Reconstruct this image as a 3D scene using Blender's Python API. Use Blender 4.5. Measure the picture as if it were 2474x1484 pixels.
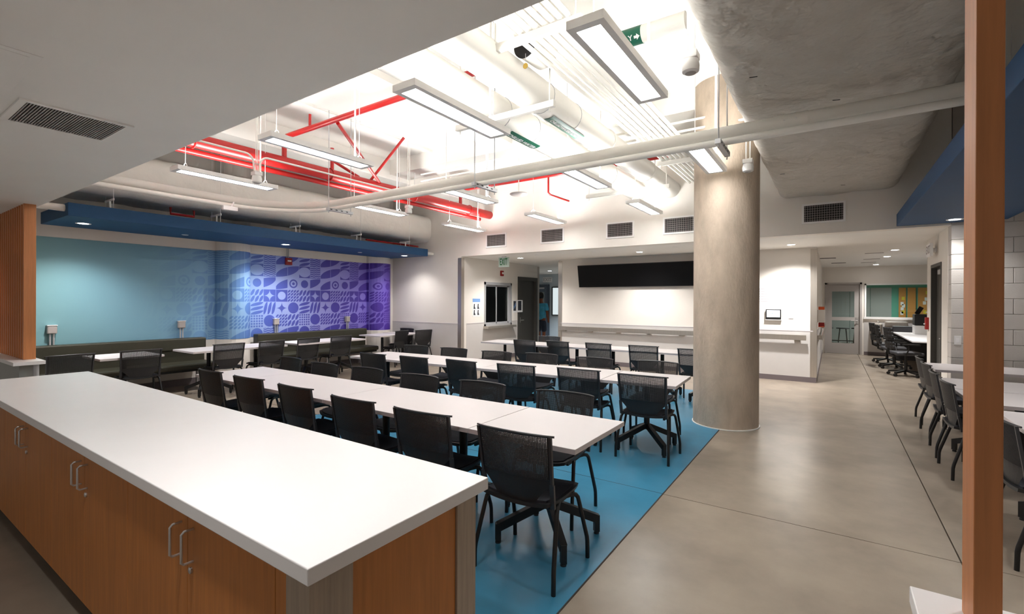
import bpy, bmesh, math, random
from mathutils import Matrix, Vector
random.seed(7)
PI = math.pi
for o in list(bpy.data.objects): bpy.data.objects.remove(o)
scn = bpy.context.scene
COL = scn.collection

# ---------------------------------------------------------------- camera
F_PX, W_PX, PRINCIPAL_Y = 1142.08, 2474.0, 728.32
YAW, PITCH, ROLL = 0.594520, -0.00118137, 0.00393012
CAM_H = 1.55
fw = Vector((-math.sin(YAW)*math.cos(PITCH), math.cos(YAW)*math.cos(PITCH), math.sin(PITCH)))
rt = Vector((math.cos(YAW), math.sin(YAW), 0)); up = rt.cross(fw)
r2 = rt*math.cos(ROLL) + up*math.sin(ROLL); u2 = -rt*math.sin(ROLL) + up*math.cos(ROLL)
cam = bpy.data.cameras.new('camera'); camo = bpy.data.objects.new('camera', cam); COL.objects.link(camo)
M = Matrix((r2, u2, -fw)).transposed().to_4x4(); M.translation = (0, 0, CAM_H)
camo.matrix_world = M
cam.sensor_width = 36.0; cam.lens = F_PX/W_PX*36.0
cam.shift_y = -(742.0-PRINCIPAL_Y)/W_PX
cam.clip_start = 0.05
scn.camera = camo
# ---------------------------------------------------------------- world, exposure
wd = bpy.data.worlds.new('world'); scn.world = wd; wd.use_nodes = True
bg = wd.node_tree.nodes['Background']; bg.inputs[0].default_value = (1.0, .98, .95, 1); bg.inputs[1].default_value = 0.12
scn.view_settings.view_transform = 'Standard'; scn.view_settings.look = 'None'
scn.view_settings.gamma = 1; scn.view_settings.use_curve_mapping = False
scn.view_settings.exposure = 1.68
PANEL_DOWN, PANEL_UP, DOWNLIGHT_W = 9.4, 15.0, 75.0

# ---------------------------------------------------------------- materials
def srgb(r, g, b):
    def f(c):
        c /= 255.0
        return c/12.92 if c <= .04045 else ((c+.055)/1.055)**2.4
    return (f(r), f(g), f(b))
class NS:                                   # a node socket with arithmetic
    nt = None
    def __init__(s, sock): s.s = sock
    @staticmethod
    def op(kind, *a):
        n = NS.nt.nodes.new('ShaderNodeMath'); n.operation = kind
        for i, x in enumerate(a):
            if isinstance(x, NS): NS.nt.links.new(x.s, n.inputs[i])
            else: n.inputs[i].default_value = x
        return NS(n.outputs[0])
    def __add__(s, o): return NS.op('ADD', s, o)
    __radd__ = __add__
    def __sub__(s, o): return NS.op('SUBTRACT', s, o)
    def __rsub__(s, o): return NS.op('SUBTRACT', o, s)
    def __mul__(s, o): return NS.op('MULTIPLY', s, o)
    __rmul__ = __mul__
    def lt(s, o): return NS.op('LESS_THAN', s, o)
    def gt(s, o): return NS.op('GREATER_THAN', s, o)
    def floor(s): return NS.op('FLOOR', s)
    def fract(s): return NS.op('FRACT', s)
    def abs(s): return NS.op('ABSOLUTE', s)
    def sin(s): return NS.op('SINE', s)
    def sqrt(s): return NS.op('SQRT', s)
    def mod(s, o): return NS.op('FLOORED_MODULO', s, o)
    def max(s, o): return NS.op('MAXIMUM', s, o)
    def min(s, o): return NS.op('MINIMUM', s, o)
    def eq(s, o): return NS.op('COMPARE', s, o, .25)
MATS = {}
def principled(name):
    m = bpy.data.materials.new(name); m.use_nodes = True
    return m, m.node_tree, m.node_tree.nodes['Principled BSDF']
def mat(name, col, rough=.5, metal=0.0, noise=0.0, scale=8.0, bump=0.0, bscale=60.0, spec=.5, stretch=None, emit=0.0, coord='Object', trans=0.0, bdist=.02):
    if name in MATS: return MATS[name]
    m, nt, p = principled(name)
    c = srgb(*col)
    p.inputs['Base Color'].default_value = (*c, 1); p.inputs['Roughness'].default_value = rough
    p.inputs['Metallic'].default_value = metal; p.inputs['Specular IOR Level'].default_value = spec
    p.inputs['Transmission Weight'].default_value = trans
    if emit: p.inputs['Emission Color'].default_value = (*c, 1); p.inputs['Emission Strength'].default_value = emit
    tc = None
    if noise or bump:
        tc = nt.nodes.new('ShaderNodeTexCoord'); mp = nt.nodes.new('ShaderNodeMapping')
        nt.links.new(tc.outputs[coord], mp.inputs[0])
        if stretch: mp.inputs['Scale'].default_value = stretch
    if noise:
        nz = nt.nodes.new('ShaderNodeTexNoise'); nz.inputs['Scale'].default_value = scale; nz.inputs['Detail'].default_value = 6; nz.inputs['Roughness'].default_value = .6
        nt.links.new(mp.outputs[0], nz.inputs[0])
        cr = nt.nodes.new('ShaderNodeValToRGB'); e = cr.color_ramp.elements
        e[0].position = .3; e[1].position = .7
        e[0].color = (*[max(0, x*(1-noise)) for x in c], 1); e[1].color = (*[min(1, x*(1+noise)) for x in c], 1)
        nt.links.new(nz.outputs[0], cr.inputs[0]); nt.links.new(cr.outputs[0], p.inputs['Base Color'])
    if bump:
        nb = nt.nodes.new('ShaderNodeTexNoise'); nb.inputs['Scale'].default_value = bscale; nb.inputs['Detail'].default_value = 4
        nt.links.new(mp.outputs[0], nb.inputs[0])
        b = nt.nodes.new('ShaderNodeBump'); b.inputs['Strength'].default_value = bump; b.inputs['Distance'].default_value = bdist
        nt.links.new(nb.outputs[0], b.inputs['Height']); nt.links.new(b.outputs[0], p.inputs['Normal'])
    MATS[name] = m
    return m
def emit_mat(name, col, strength):
    if name in MATS: return MATS[name]
    m = bpy.data.materials.new(name); m.use_nodes = True; nt = m.node_tree; nt.nodes.clear()
    e = nt.nodes.new('ShaderNodeEmission'); o = nt.nodes.new('ShaderNodeOutputMaterial')
    e.inputs[0].default_value = (*col, 1); e.inputs[1].default_value = strength
    nt.links.new(e.outputs[0], o.inputs[0]); MATS[name] = m
    return m

WALL = mat('wall_paint', (232, 226, 218), .6, noise=.02, scale=2)
CEIL = mat('soffit_paint', (240, 237, 232), .7, noise=.02, scale=1.5)
SLABW = mat('white_ceiling_paint', (240, 238, 232), .7)
WAIN = mat('wainscot_grey', (203, 199, 196), .45, noise=.02, scale=3)
BASE = mat('rubber_base', (112, 102, 104), .5)
CONC = mat('polished_concrete', (149, 137, 123), .27, noise=.17, scale=1.5, bump=.02, bscale=90, spec=.4)
COLM = mat('column_concrete', (188, 172, 154), .75, noise=.20, scale=5, bump=.3, bscale=45, stretch=(1, 1, .4))
BLUEF = mat('blue_floor_coating', (60, 130, 163), .30, noise=.14, scale=1.8, bump=.02, bscale=80, spec=.4)
GROOVE = mat('dark_groove', (60, 52, 46), .9)
WHITE = mat('white_laminate', (246, 244, 244), .35, noise=.01, scale=4)
TABLEW = mat('table_laminate', (212, 206, 206), .4, noise=.01, scale=4)
EDGE = mat('laminate_edge', (196, 188, 190), .5)
BLACK = mat('black_metal', (20, 19, 19), .45)
PLAS = mat('black_plastic', (34, 34, 36), .45)
PLASG = mat('charcoal_plastic', (58, 58, 62), .5)
PLASR = mat('highlit_frame_plastic', (50, 50, 53), .35)  # lighter than the other chair plastic: top rail highlight put into the colour
SEATF = mat('seat_fabric_charcoal', (34, 36, 44), .9, noise=.1, scale=200)
CHROME = mat('brushed_nickel', (206, 204, 202), .35, .75)
STEEL = mat('stainless_steel', (196, 188, 178), .30, .8, noise=.06, scale=30, stretch=(1, 1, .05))
ALU = mat('aluminium', (190, 190, 192), .45, .5)
OAK = mat('cabinet_wood', (192, 122, 60), .42, noise=.14, scale=6, stretch=(9, 9, .5))
OAKS = mat('slat_wood', (196, 128, 78), .5, noise=.12, scale=6, stretch=(9, 9, .5))
GRYW = mat('grey_wood_laminate', (172, 156, 138), .5, noise=.14, scale=8, stretch=(10, 10, .4))
CANB = mat('canopy_blue', (10, 68, 112), .6, noise=.05, scale=3)
RED = mat('red_pipe_paint', (180, 28, 27), .35)
REDD = mat('red_plastic', (150, 24, 22), .4)
PIPEW = mat('white_pipe_paint', (232, 229, 222), .5)
OLIVE = mat('olive_vinyl', (54, 53, 40), .45, noise=.04, scale=20)
DUCT = mat('duct_wrap', (192, 186, 176), .6, noise=.05, scale=3, bump=1.0, bscale=4.0, bdist=.09)
DUCT_LIT = mat('lit_duct_wrap', (236, 231, 223), .6, noise=.03, scale=3, bump=.5, bscale=5.0)  # same wrap lightened: pendant light on the left duct put into its colour
DARKD = mat('dark_door', (70, 68, 64), .5)
GREYD = mat('grey_metal_door', (176, 170, 166), .45)
PLASTW = mat('white_plastic', (238, 236, 234), .4)
GREEN = mat('label_green', (0, 88, 66), .5)
EXITW = mat('exit_panel', (214, 232, 220), .4)
EXITG = mat('exit_green', (20, 128, 66), .5)
TEALW = mat('teal_wall_paint', (92, 172, 150), .6)
PANELG = mat('grey_panel', (168, 172, 170), .5)
CORK = mat('cork', (198, 140, 74), .9, noise=.15, scale=60)
BLOCK = mat('painted_block', (206, 200, 194), .65, noise=.04, scale=4, bump=.12, bscale=70)
VENTD = mat('vent_dark', (36, 34, 34), .8)
VENTG = mat('vent_grey', (172, 164, 160), .5)
TVM = mat('black_screen', (5, 5, 6), .4, spec=.25)
ORANGE = mat('orange_plastic', (206, 84, 30), .5)
PAPER = mat('paper', (232, 232, 232), .8)
INK = mat('print_ink', (44, 46, 54), .8)
BLUEI = mat('print_blue', (120, 160, 214), .8)
GREYT = mat('grey_lettering', (170, 166, 168), .8)
LITP = emit_mat('panel_diffuser', (1, .99, .98), PANEL_DOWN)
LITU = emit_mat('panel_uplight', (1, .99, .97), PANEL_UP)
LITD = emit_mat('downlight_lens', (1, .96, .92), 14.0)
LITB = emit_mat('downlight_lens_cool', (.75, .88, 1), 14.0)
def glass():
    m, nt, p = principled('window_glass'); nt.nodes.remove(p)
    t = nt.nodes.new('ShaderNodeBsdfTransparent'); g = nt.nodes.new('ShaderNodeBsdfGlossy'); x = nt.nodes.new('ShaderNodeMixShader')
    t.inputs[0].default_value = (.86, .92, .9, 1); g.inputs['Roughness'].default_value = .03
    fr = nt.nodes.new('ShaderNodeFresnel'); fr.inputs[0].default_value = 1.45
    nt.links.new(fr.outputs[0], x.inputs[0]); nt.links.new(t.outputs[0], x.inputs[1]); nt.links.new(g.outputs[0], x.inputs[2])
    nt.links.new(x.outputs[0], nt.nodes['Material Output'].inputs[0])
    return m
GLASS = glass()

# ---------------------------------------------------------------- mesh builder
class G:
    def __init__(s): s.v = []; s.f = []
    def quad(s, pts):
        n = len(s.v); s.v += [tuple(p) for p in pts]; s.f.append(tuple(range(n, n+len(pts)))); return s
    def box(s, x0, x1, y0, y1, z0, z1, m=None):
        n = len(s.v)
        c = [(x, y, z) for z in (z0, z1) for (x, y) in ((x0, y0), (x1, y0), (x1, y1), (x0, y1))]
        if m is not None: c = [tuple(m @ Vector(q)) for q in c]
        s.v += c
        s.f += [tuple(n+i for i in q) for q in ((3, 2, 1, 0), (4, 5, 6, 7), (0, 1, 5, 4), (1, 2, 6, 5), (2, 3, 7, 6), (3, 0, 4, 7))]
        return s
    def bar(s, a, b, w, h, upv=(0, 0, 1)):      # a rectangular bar from a to b
        a = Vector(a); b = Vector(b); d = b-a; L = d.length; d.normalize()
        u = Vector(upv); sd = d.cross(u)
        if sd.length < 1e-4: sd = d.cross(Vector((1, 0, 0)))
        sd.normalize(); u = sd.cross(d)
        m = Matrix((sd, d, u)).transposed().to_4x4(); m.translation = a
        return s.box(-w/2, w/2, 0, L, -h/2, h/2, m)
    def tube(s, pts, r, seg=8, cap=True):
        pts = [Vector(p) for p in pts]; n0 = len(s.v); prev = None
        for i, p in enumerate(pts):
            t = (pts[min(i+1, len(pts)-1)] - pts[max(i-1, 0)]).normalized()
            if prev is None:
                a = Vector((0, 0, 1)) if abs(t.z) < .9 else Vector((1, 0, 0))
                nrm = t.cross(a).normalized()
            else: nrm = (prev - t*prev.dot(t)).normalized()
            prev = nrm; bn = t.cross(nrm); rr = r[i] if isinstance(r, (list, tuple)) else r
            for k in range(seg):
                an = 2*PI*k/seg; s.v.append(tuple(p + (nrm*math.cos(an) + bn*math.sin(an))*rr))
        for i in range(len(pts)-1):
            for k in range(seg):
                a = n0+i*seg+k; b = n0+i*seg+(k+1) % seg
                s.f.append((a, b, b+seg, a+seg))
        if cap:
            s.f.append(tuple(n0+k for k in reversed(range(seg)))); e = n0+(len(pts)-1)*seg
            s.f.append(tuple(e+k for k in range(seg)))
        return s
    def lathe(s, prof, c=(0, 0, 0), seg=24, closed=True):
        n0 = len(s.v)
        for r, z in prof:
            for k in range(seg):
                a = 2*PI*k/seg; s.v.append((c[0]+r*math.cos(a), c[1]+r*math.sin(a), c[2]+z))
        for i in range(len(prof)-1):
            for k in range(seg):
                a = n0+i*seg+k; b = n0+i*seg+(k+1) % seg; s.f.append((a, b, b+seg, a+seg))
        if closed:
            s.f.append(tuple(n0+k for k in reversed(range(seg)))); e = n0+(len(prof)-1)*seg
            s.f.append(tuple(e+k for k in range(seg)))
        return s
    def prism(s, poly, lo, hi, axis='z'):        # polygon extruded along an axis
        def P(a, b, h): return (a, b, h) if axis == 'z' else ((a, h, b) if axis == 'y' else (h, a, b))
        n = len(s.v); k = len(poly)
        s.v += [P(a, b, lo) for a, b in poly] + [P(a, b, hi) for a, b in poly]
        s.f += [tuple(n+i for i in reversed(range(k))), tuple(n+k+i for i in range(k))]
        s.f += [(n+i, n+(i+1) % k, n+k+(i+1) % k, n+k+i) for i in range(k)]
        return s
    def mesh(s, name, m, smooth=False):
        me = bpy.data.meshes.new(name); me.from_pydata(s.v, [], s.f); me.validate()
        b = bmesh.new(); b.from_mesh(me); bmesh.ops.recalc_face_normals(b, faces=b.faces)
        if smooth:
            for f in b.faces: f.smooth = True
            for e in b.edges:
                if len(e.link_faces) == 2 and e.calc_face_angle() > .7: e.smooth = False
        b.to_mesh(me); b.free()
        me.materials.append(m)
        return me
    def build(s, name, m, parent=None, smooth=False, bevel=0.0, loc=None):
        o = bpy.data.objects.new(name, s.mesh(name, m, smooth)); COL.objects.link(o)
        if parent: o.parent = parent
        if loc: o.location = loc
        if bevel:
            b = o.modifiers.new('bevel', 'BEVEL'); b.width = bevel; b.segments = 2; b.limit_method = 'ANGLE'
        return o
def tag(o, label, cat, group=None, kind=None):
    if label: o['label'] = label
    if cat: o['category'] = cat
    if group: o['group'] = group
    if kind: o['kind'] = kind
    return o
def thing(name, label, cat, loc=(0, 0, 0), rz=0.0, group=None):
    o = bpy.data.objects.new(name, None); COL.objects.link(o); o.location = loc; o.rotation_euler = (0, 0, rz); o.empty_display_size = .1
    return tag(o, label, cat, group)
def struct(name, g, m, smooth=False, label=None, bevel=0.0):
    o = g.build(name, m, None, smooth, bevel); o['kind'] = 'structure'
    if label: o['label'] = label
    return o
KIDS = {}
def kids(o): return [c for c in bpy.data.objects if c.parent == o]
def copy_tree(o, kmap, parent=None):
    c = o.copy(); COL.objects.link(c)
    if parent is not None: c.parent = parent
    for k in kmap.get(o.name, []): copy_tree(k, kmap, c)
    return c
def kidmap(root):
    d = {}
    def rec(o):
        d[o.name] = kids(o)
        for k in d[o.name]: rec(k)
    rec(root); return d
def text_mesh(txt, size, name, m, parent, mtx, depth=.001):
    cu = bpy.data.curves.new(name, 'FONT'); cu.body = txt; cu.size = size; cu.align_x = 'CENTER'; cu.align_y = 'CENTER'; cu.extrude = depth; cu.offset = size*.010
    t = bpy.data.objects.new(name, cu); COL.objects.link(t)
    dg = bpy.context.evaluated_depsgraph_get(); dg.update()
    me = bpy.data.meshes.new_from_object(t.evaluated_get(dg)); bpy.data.objects.remove(t)
    me.materials.clear(); me.materials.append(m)
    o = bpy.data.objects.new(name, me); COL.objects.link(o); o.parent = parent
    o.matrix_local = mtx
    return o
def basis(x, y, loc):                     # text basis: x = reading direction, y = up of letters
    x = Vector(x); y = Vector(y); m = Matrix((x, y, x.cross(y))).transposed().to_4x4(); m.translation = loc
    return m
def ordinal(i): return ('first', 'second', 'third', 'fourth', 'fifth', 'sixth', 'seventh', 'eighth', 'ninth', 'tenth', 'eleventh', 'twelfth', 'thirteenth', 'fourteenth')[i]

# ================================================================ THE SETTING
XL, YB, YT, ZS, ZC = -9.69, 8.65, 10.75, 2.60, 4.30     # left wall, back wall plane, display wall, soffit height, slab height
XA, XT0, XT1, XR = -7.31, -5.82, -.24, 1.34             # alcove side wall, display wall ends, right jamb
YF = 17.3                                               # far corridor wall
# floor: dark bed with concrete slabs, joints left open between them
bed = struct('floor', G().box(-12, 6, -5, 23, -.12, -.03), GROOVE)
xs = [-12, XR*0+.647, 6]; ys = [-5, 0.30, 3.83, 12.2, 23]
for i in range(len(xs)-1):
    for j in range(len(ys)-1):
        G().box(xs[i]+.004*(i > 0), xs[i+1]-.004*(i == 0), ys[j]+.004, ys[j+1]-.004, -.03, 0).build('slab', CONC, bed)
bp = [(-5.75, 1.0), (-1.12, 1.0), (-1.12, 8.3), (-1.5, 8.62), (-5.75, 8.62)]
G().prism(bp, .0005, .003).build('blue_coating', BLUEF, bed)
G().box(-1.122, -1.114, 1.0, 8.3, .0005, .0035).build('edge_strip', GROOVE, bed)

G().box(-5.75, -1.122, 3.827, 3.833, .001, .0034).build('joint_line', GROOVE, bed)

# left wall, with two rounded bulges the mural runs over
def profile(off=0.0, n=14):
    pts = [(XL, -4.0)]
    for ym, R in ((4.58, .31), (8.13, .33)):
        for k in range(n+1):
            a = PI*k/n; pts.append((XL+R*math.sin(a), ym-R*math.cos(a)))
    pts.append((XL, YB))
    return [(x+off, y) for x, y in pts]
def wall_sheet(off, y0, y1, z0, z1, th=.0):
    p = [(x, y) for x, y in profile(off) if y0 <= y <= y1]
    if p[0][1] > y0: p.insert(0, (XL+off, y0))
    g = G(); n = len(p)
    back = [(x-th, y) for x, y in p]
    for k in range(n-1):
        (xa, ya), (xb, yb) = p[k], p[k+1]
        g.quad([(xa, ya, z0), (xb, yb, z0), (xb, yb, z1), (xa, ya, z1)])
        if th:
            (ca, _), (cb, _) = back[k], back[k+1]
            g.quad([(xa, ya, z1), (xb, yb, z1), (cb, yb, z1), (ca, ya, z1)])
            g.quad([(xa, ya, z0), (xb, yb, z0), (cb, yb, z0), (ca, ya, z0)])
    return g
wl = struct('wall_left', wall_sheet(0, -4, YB, 0, ZC, .25), WALL, smooth=True)

# ---- mural: flat print, colour runs teal > blue > violet, geometric tiles fade in along the wall
def mural_material():
    m, nt, p = principled('mural_print'); NS.nt = nt; L = nt.links
    tc = nt.nodes.new('ShaderNodeTexCoord'); sp = nt.nodes.new('ShaderNodeSeparateXYZ'); L.new(tc.outputs['Object'], sp.inputs[0])
    Y, Z = NS(sp.outputs[1]), NS(sp.outputs[2])
    C = .262
    u = (Y-4.93)*(1/C)+40; v = (Z-.80)*(1/C)+.3
    iu = u.floor().mod(4.0); iv = v.floor(); fu = u.fract()-.5; fv = v.fract()-.5
    r = (fu*fu+fv*fv).sqrt()
    def disc(x, y, s, R): return (((x*x)+(y*y)).sqrt()).lt(R)
    disk = r.lt(.46)                                          # dark disc on light tile
    smalld = r.lt(.33)
    ring = (r*26.0).sin().gt(0)*r.lt(.46)
    star = (fu.abs().sqrt()+fv.abs().sqrt()).lt(.72)*1.0      # four-pointed star
    leafA = ((fu+.5)*(fu+.5)+(fv-.5)*(fv-.5)).lt(1.0)*((fu-.5)*(fu-.5)+(fv+.5)*(fv+.5)).lt(1.0)
    def sub(nx, ny):
        a = ((fu+.5)*nx).fract()-.5; b = ((fv+.5)*ny).fract()-.5; return a, b
    def leaf(a, b): return ((a+.5)*(a+.5)+(b-.5)*(b-.5)).lt(1.0)*((a-.5)*(a-.5)+(b+.5)*(b+.5)).lt(1.0)
    l33 = leaf(*sub(3.0, 2.0)); l44 = leaf(*sub(4.0, 4.0)); l23 = leaf(*sub(1.0, 3.0)); l31 = leaf(*sub(3.0, 1.0))
    a4, b4 = sub(5.0, 5.0); dots = ((a4*a4+b4*b4).sqrt()).lt(.36)
    wave = ((fv*38.0)+(fu*14.0).sin()*1.2).sin().gt(-.15)
    halfm = (fv*fv*1.0+fu*fu*.6).sqrt().lt(.42)
    wide_u = (u*.5).fract()-.5                                 # two tile wide leaf
    wleaf = ((wide_u+.5)*(wide_u+.5)*.9+(fv-.5)*(fv-.5)).lt(.95)*((wide_u-.5)*(wide_u-.5)*.9+(fv+.5)*(fv+.5)).lt(.95)
    rows = [  # dark ink per tile, bottom row first
        [disk, wave, wleaf, wleaf], [dots, disk, l44, l33], [l23, l31, star.max(l23*.0), disk],
        [l33, 1-star, 1-smalld, l44], [smalld, wleaf, wleaf, ring.max(r.gt(.47)*0.0)], [1-halfm, wave, wleaf, wleaf], [l23, wave, wleaf, wleaf]]
    ink = None
    for j, row in enumerate(rows):
        ej = iv.eq(float(j))
        for i, mo in enumerate(row):
            t = ej*iu.eq(float(i))*mo
            ink = t if ink is None else ink+t
    edge = (fu.abs().max(fv.abs())).gt(.485)
    light = 1-ink.min(1.0)*(1-edge)
    fade = ((Y-3.0)*.36).max(0.0).min(1.0)*((8.75-Y)*1.1).max(.35).min(1.0)
    def ramp(stops):
        cr = nt.nodes.new('ShaderNodeValToRGB'); e = cr.color_ramp.elements
        while len(e) < len(stops): e.new(.5)
        for k, (pos, c) in enumerate(stops): e[k].position = pos; e[k].color = (*srgb(*c), 1)
        L.new(((Y-1.5)*(1/7.2)).s, cr.inputs[0]); return cr.outputs[0]
    dark = ramp([(0, (122, 166, 168)), (.25, (116, 160, 182)), (.42, (92, 136, 194)), (.52, (78, 98, 188)), (.72, (70, 62, 166)), (.88, (70, 44, 150)), (1, (72, 36, 146))])
    pale = ramp([(0, (130, 174, 172)), (.25, (130, 176, 186)), (.42, (150, 192, 220)), (.52, (158, 180, 232)), (.72, (148, 148, 218)), (.88, (122, 106, 200)), (1, (104, 72, 182))])
    mx = nt.nodes.new('ShaderNodeMix'); mx.data_type = 'RGBA'
    L.new((light*fade).s, mx.inputs['Factor']); L.new(dark, mx.inputs['A']); L.new(pale, mx.inputs['B'])
    L.new(mx.outputs['Result'], p.inputs['Base Color']); p.inputs['Roughness'].default_value = .5
    return m
mu = wall_sheet(.004, 1.0, 8.645, .80, 2.48, .003).build('mural', mural_material(), wl, smooth=True)
mu['label'] = 'printed mural fading from teal to violet geometric tiles'
wall_sheet(.012, 1.0, 8.645, 0, .12, .01).build('baseboard', BASE, wl)

# back wall left of the alcove, header above it
def wainscot(par, g): return g.build('wainscot', WAIN, par)
wb = struct('wall_back', G().box(XL-.1, XA, YB, YB+.2, 0, ZC), WALL)
wainscot(wb, G().box(XL+.01, XA-.0, YB-.006, YB+.001, .10, .99))
G().box(XL+.01, XA, YB-.010, YB, .985, 1.0).build('wainscot_trim', EDGE, wb)
G().box(XL+.01, XA, YB-.010, YB, 0, .10).build('baseboard', BASE, wb)
struct('wall_back_upper', G().box(XA, XR, YB, YB+.2, ZS, ZC), WALL)
struct('ceiling_alcove', G().box(-12, 6, YB+.2, 23, ZS, ZS+.12), CEIL)
# alcove side wall with service window and dark door
W0, W1, WZ0, WZ1 = 9.55, 10.77, .90, 2.03
D0, D1, DZ = 11.14, 12.10, 2.18
YE = 12.26
ws = struct('wall_alcove', G().box(XA-.15, XA, YB+.2, W0, 0, ZS).box(XA-.15, XA, W1, D0, 0, ZS).box(XA-.15, XA, D1, YE, 0, ZS)
       .box(XA-.15, XA, W0, W1, 0, WZ0).box(XA-.15, XA, W0, W1, WZ1, ZS).box(XA-.15, XA, D0, D1, DZ, ZS), WALL)
G().box(XA, XA+.006, YB+.2, W0-.02, .1, .99).box(XA, XA+.006, W0-.02, W1+.02, .1, .83).box(XA, XA+.006, W1+.02, D0-.06, .1, .99).build('wainscot', WAIN, ws)
G().box(XA, XA+.010, YB+.2, W0-.02, .985, 1.0).box(XA, XA+.010, W1+.02, D0-.06, .985, 1.0).build('wainscot_trim', EDGE, ws)
G().box(XA, XA+.010, YB+.2, D0-.06, 0, .1).box(XA, XA+.01, D1+.06, YE, 0, .1).build('baseboard', BASE, ws)
w1 = struct('window_1', G().box(XA-.10, XA+.02, W0, W0+.05, WZ0, WZ1).box(XA-.10, XA+.02, W1-.05, W1, WZ0, WZ1).box(XA-.10, XA+.02, W0, W1, WZ1-.07, WZ1).box(XA-.10, XA+.02, W0, W1, WZ0, WZ0+.05), ALU, label='aluminium framed sliding service window')
ym = (W0+W1)/2-.05
for a, b, xo in ((W0+.05, ym+.03, -.03), (ym-.03, W1-.05, -.06)):
    fr = G().box(XA+xo-.02, XA+xo, a, a+.035, WZ0+.05, WZ1-.07).box(XA+xo-.02, XA+xo, b-.035, b, WZ0+.05, WZ1-.07).box(XA+xo-.02, XA+xo, a, b, WZ1-.11, WZ1-.07).box(XA+xo-.02, XA+xo, a, b, WZ0+.05, WZ0+.09).build('sash', ALU, w1)
    G().box(XA+xo-.013, XA+xo-.009, a+.03, b-.03, WZ0+.08, WZ1-.10).build('pane', GLASS, fr)
G().box(XA-.02, XA+.16, W0-.04, W1+.04, WZ0-.06, WZ0).build('sill', STEEL, w1, bevel=.004)
d1 = struct('door_1', G().box(XA-.10, XA-.05, D0+.05, D1-.05, .01, DZ-.05), DARKD, label='dark grey door beside the service window')
G().box(XA-.15, XA+.02, D0-.05, D0+.05, 0, DZ+.05).box(XA-.15, XA+.02, D1-.05, D1+.05, 0, DZ+.05).box(XA-.15, XA+.02, D0+.05, D1-.05, DZ-.05, DZ+.05).build('door_frame', DARKD, d1)
G().tube([(XA-.05, D0+.14, 1.0), (XA+.0, D0+.14, 1.0), (XA+.0, D0+.28, 1.0)], .011, 8).build('handle', CHROME, d1, True)
G().box(XA-.05, XA-.045, D0+.11, D0+.17, .93, 1.08).build('handle_plate', CHROME, d1)
# room behind the service window (office, lightened by an added downlight)
wo = struct('wall_office', G().box(-10.2, -10.0, YB+.2, 13.2, 0, ZS).box(-10.2, XA-.15, 12.26, 12.4, 0, ZS), mat('office_wall', (150, 148, 140), .7))
# display wall
wt = struct('wall_display', G().box(XT0, XT1, YT, YT+.18, 0, ZS), WALL)
wainscot(wt, G().box(XT0+.05, XT1-.05, YT-.006, YT+.001, .10, .985))
G().box(XT0+.05, XT1-.05, YT-.010, YT, .98, .995).build('wainscot_trim', EDGE, wt)
G().box(XT0, XT1, YT-.012, YT, 0, .10).build('baseboard', BASE, wt)
wst = struct('wall_corridor_left', G().box(XT1-.18, XT1, YT+.18, YF, 0, ZS), WALL)
wainscot(wst, G().box(XT1-.001, XT1+.006, YT+.2, YF, .10, .985))
G().box(XT1-.001, XT1+.012, YT+.2, YF, 0, .10).build('baseboard', BASE, wst)
# right: concrete block wall facing the room, and the return wall with a door
wr = struct('wall_right', G().box(XR+.012, 4.2, YB+.012, YB+.2, 0, ZC), mat('block_mortar', (186, 180, 174), .8))
bm = {}
zc = 0.0; row = 0
while zc < 3.3:
    x = XR - (.2 if row % 2 else 0.0)
    while x < 3.0:
        a, b = max(x, XR), min(x+.4, 3.2)
        key = round(b-a, 3)
        if key > .05:
            if key not in bm:
                g = G().box(.0025, key-.0025, 0, .19, .0025, .1975); bm[key] = g.mesh('block', BLOCK)
            o = bpy.data.objects.new('block', bm[key]); COL.objects.link(o); o.parent = wr; o.location = (a, YB, zc)
            md = o.modifiers.new('bevel', 'BEVEL'); md.width = .004; md.segments = 1
        x += .4
    zc += .2; row += 1
E0, E1 = 9.30, 10.16
wj = struct('wall_right_return', G().box(XR, XR+.15, YB+.2, E0, 0, ZS).box(XR, XR+.15, E1, 10.57, 0, ZS).box(XR, XR+.15, E0, E1, 2.15, ZS), WALL)
d2 = struct('door_2', G().box(XR+.06, XR+.10, E0+.05, E1-.05, .01, 2.10), DARKD, label='dark grey door in the return wall by the block wall')
G().box(XR-.01, XR+.15, E0, E0+.05, 0, 2.15).box(XR-.01, XR+.15, E1-.05, E1, 0, 2.15).box(XR-.01, XR+.15, E0+.05, E1-.05, 2.10, 2.15).build('door_frame', DARKD, d2)
G().box(XR+.01, XR+.06, E0+.10, E0+.40, 1.98, 2.05).build('door_closer', ALU, d2)
G().tube([(XR+.06, E0+.14, 1.0), (XR+.02, E0+.14, 1.0), (XR+.02, E0+.27, 1.0)], .011, 8).build('handle', CHROME, d2, True)
struct('wall_far_right', G().box(4.2, 4.4, -4, 23, 0, ZC), WALL)
struct('wall_service', G().box(XR+.15, 4.2, 10.42, 10.57, 0, ZS), WALL)
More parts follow.
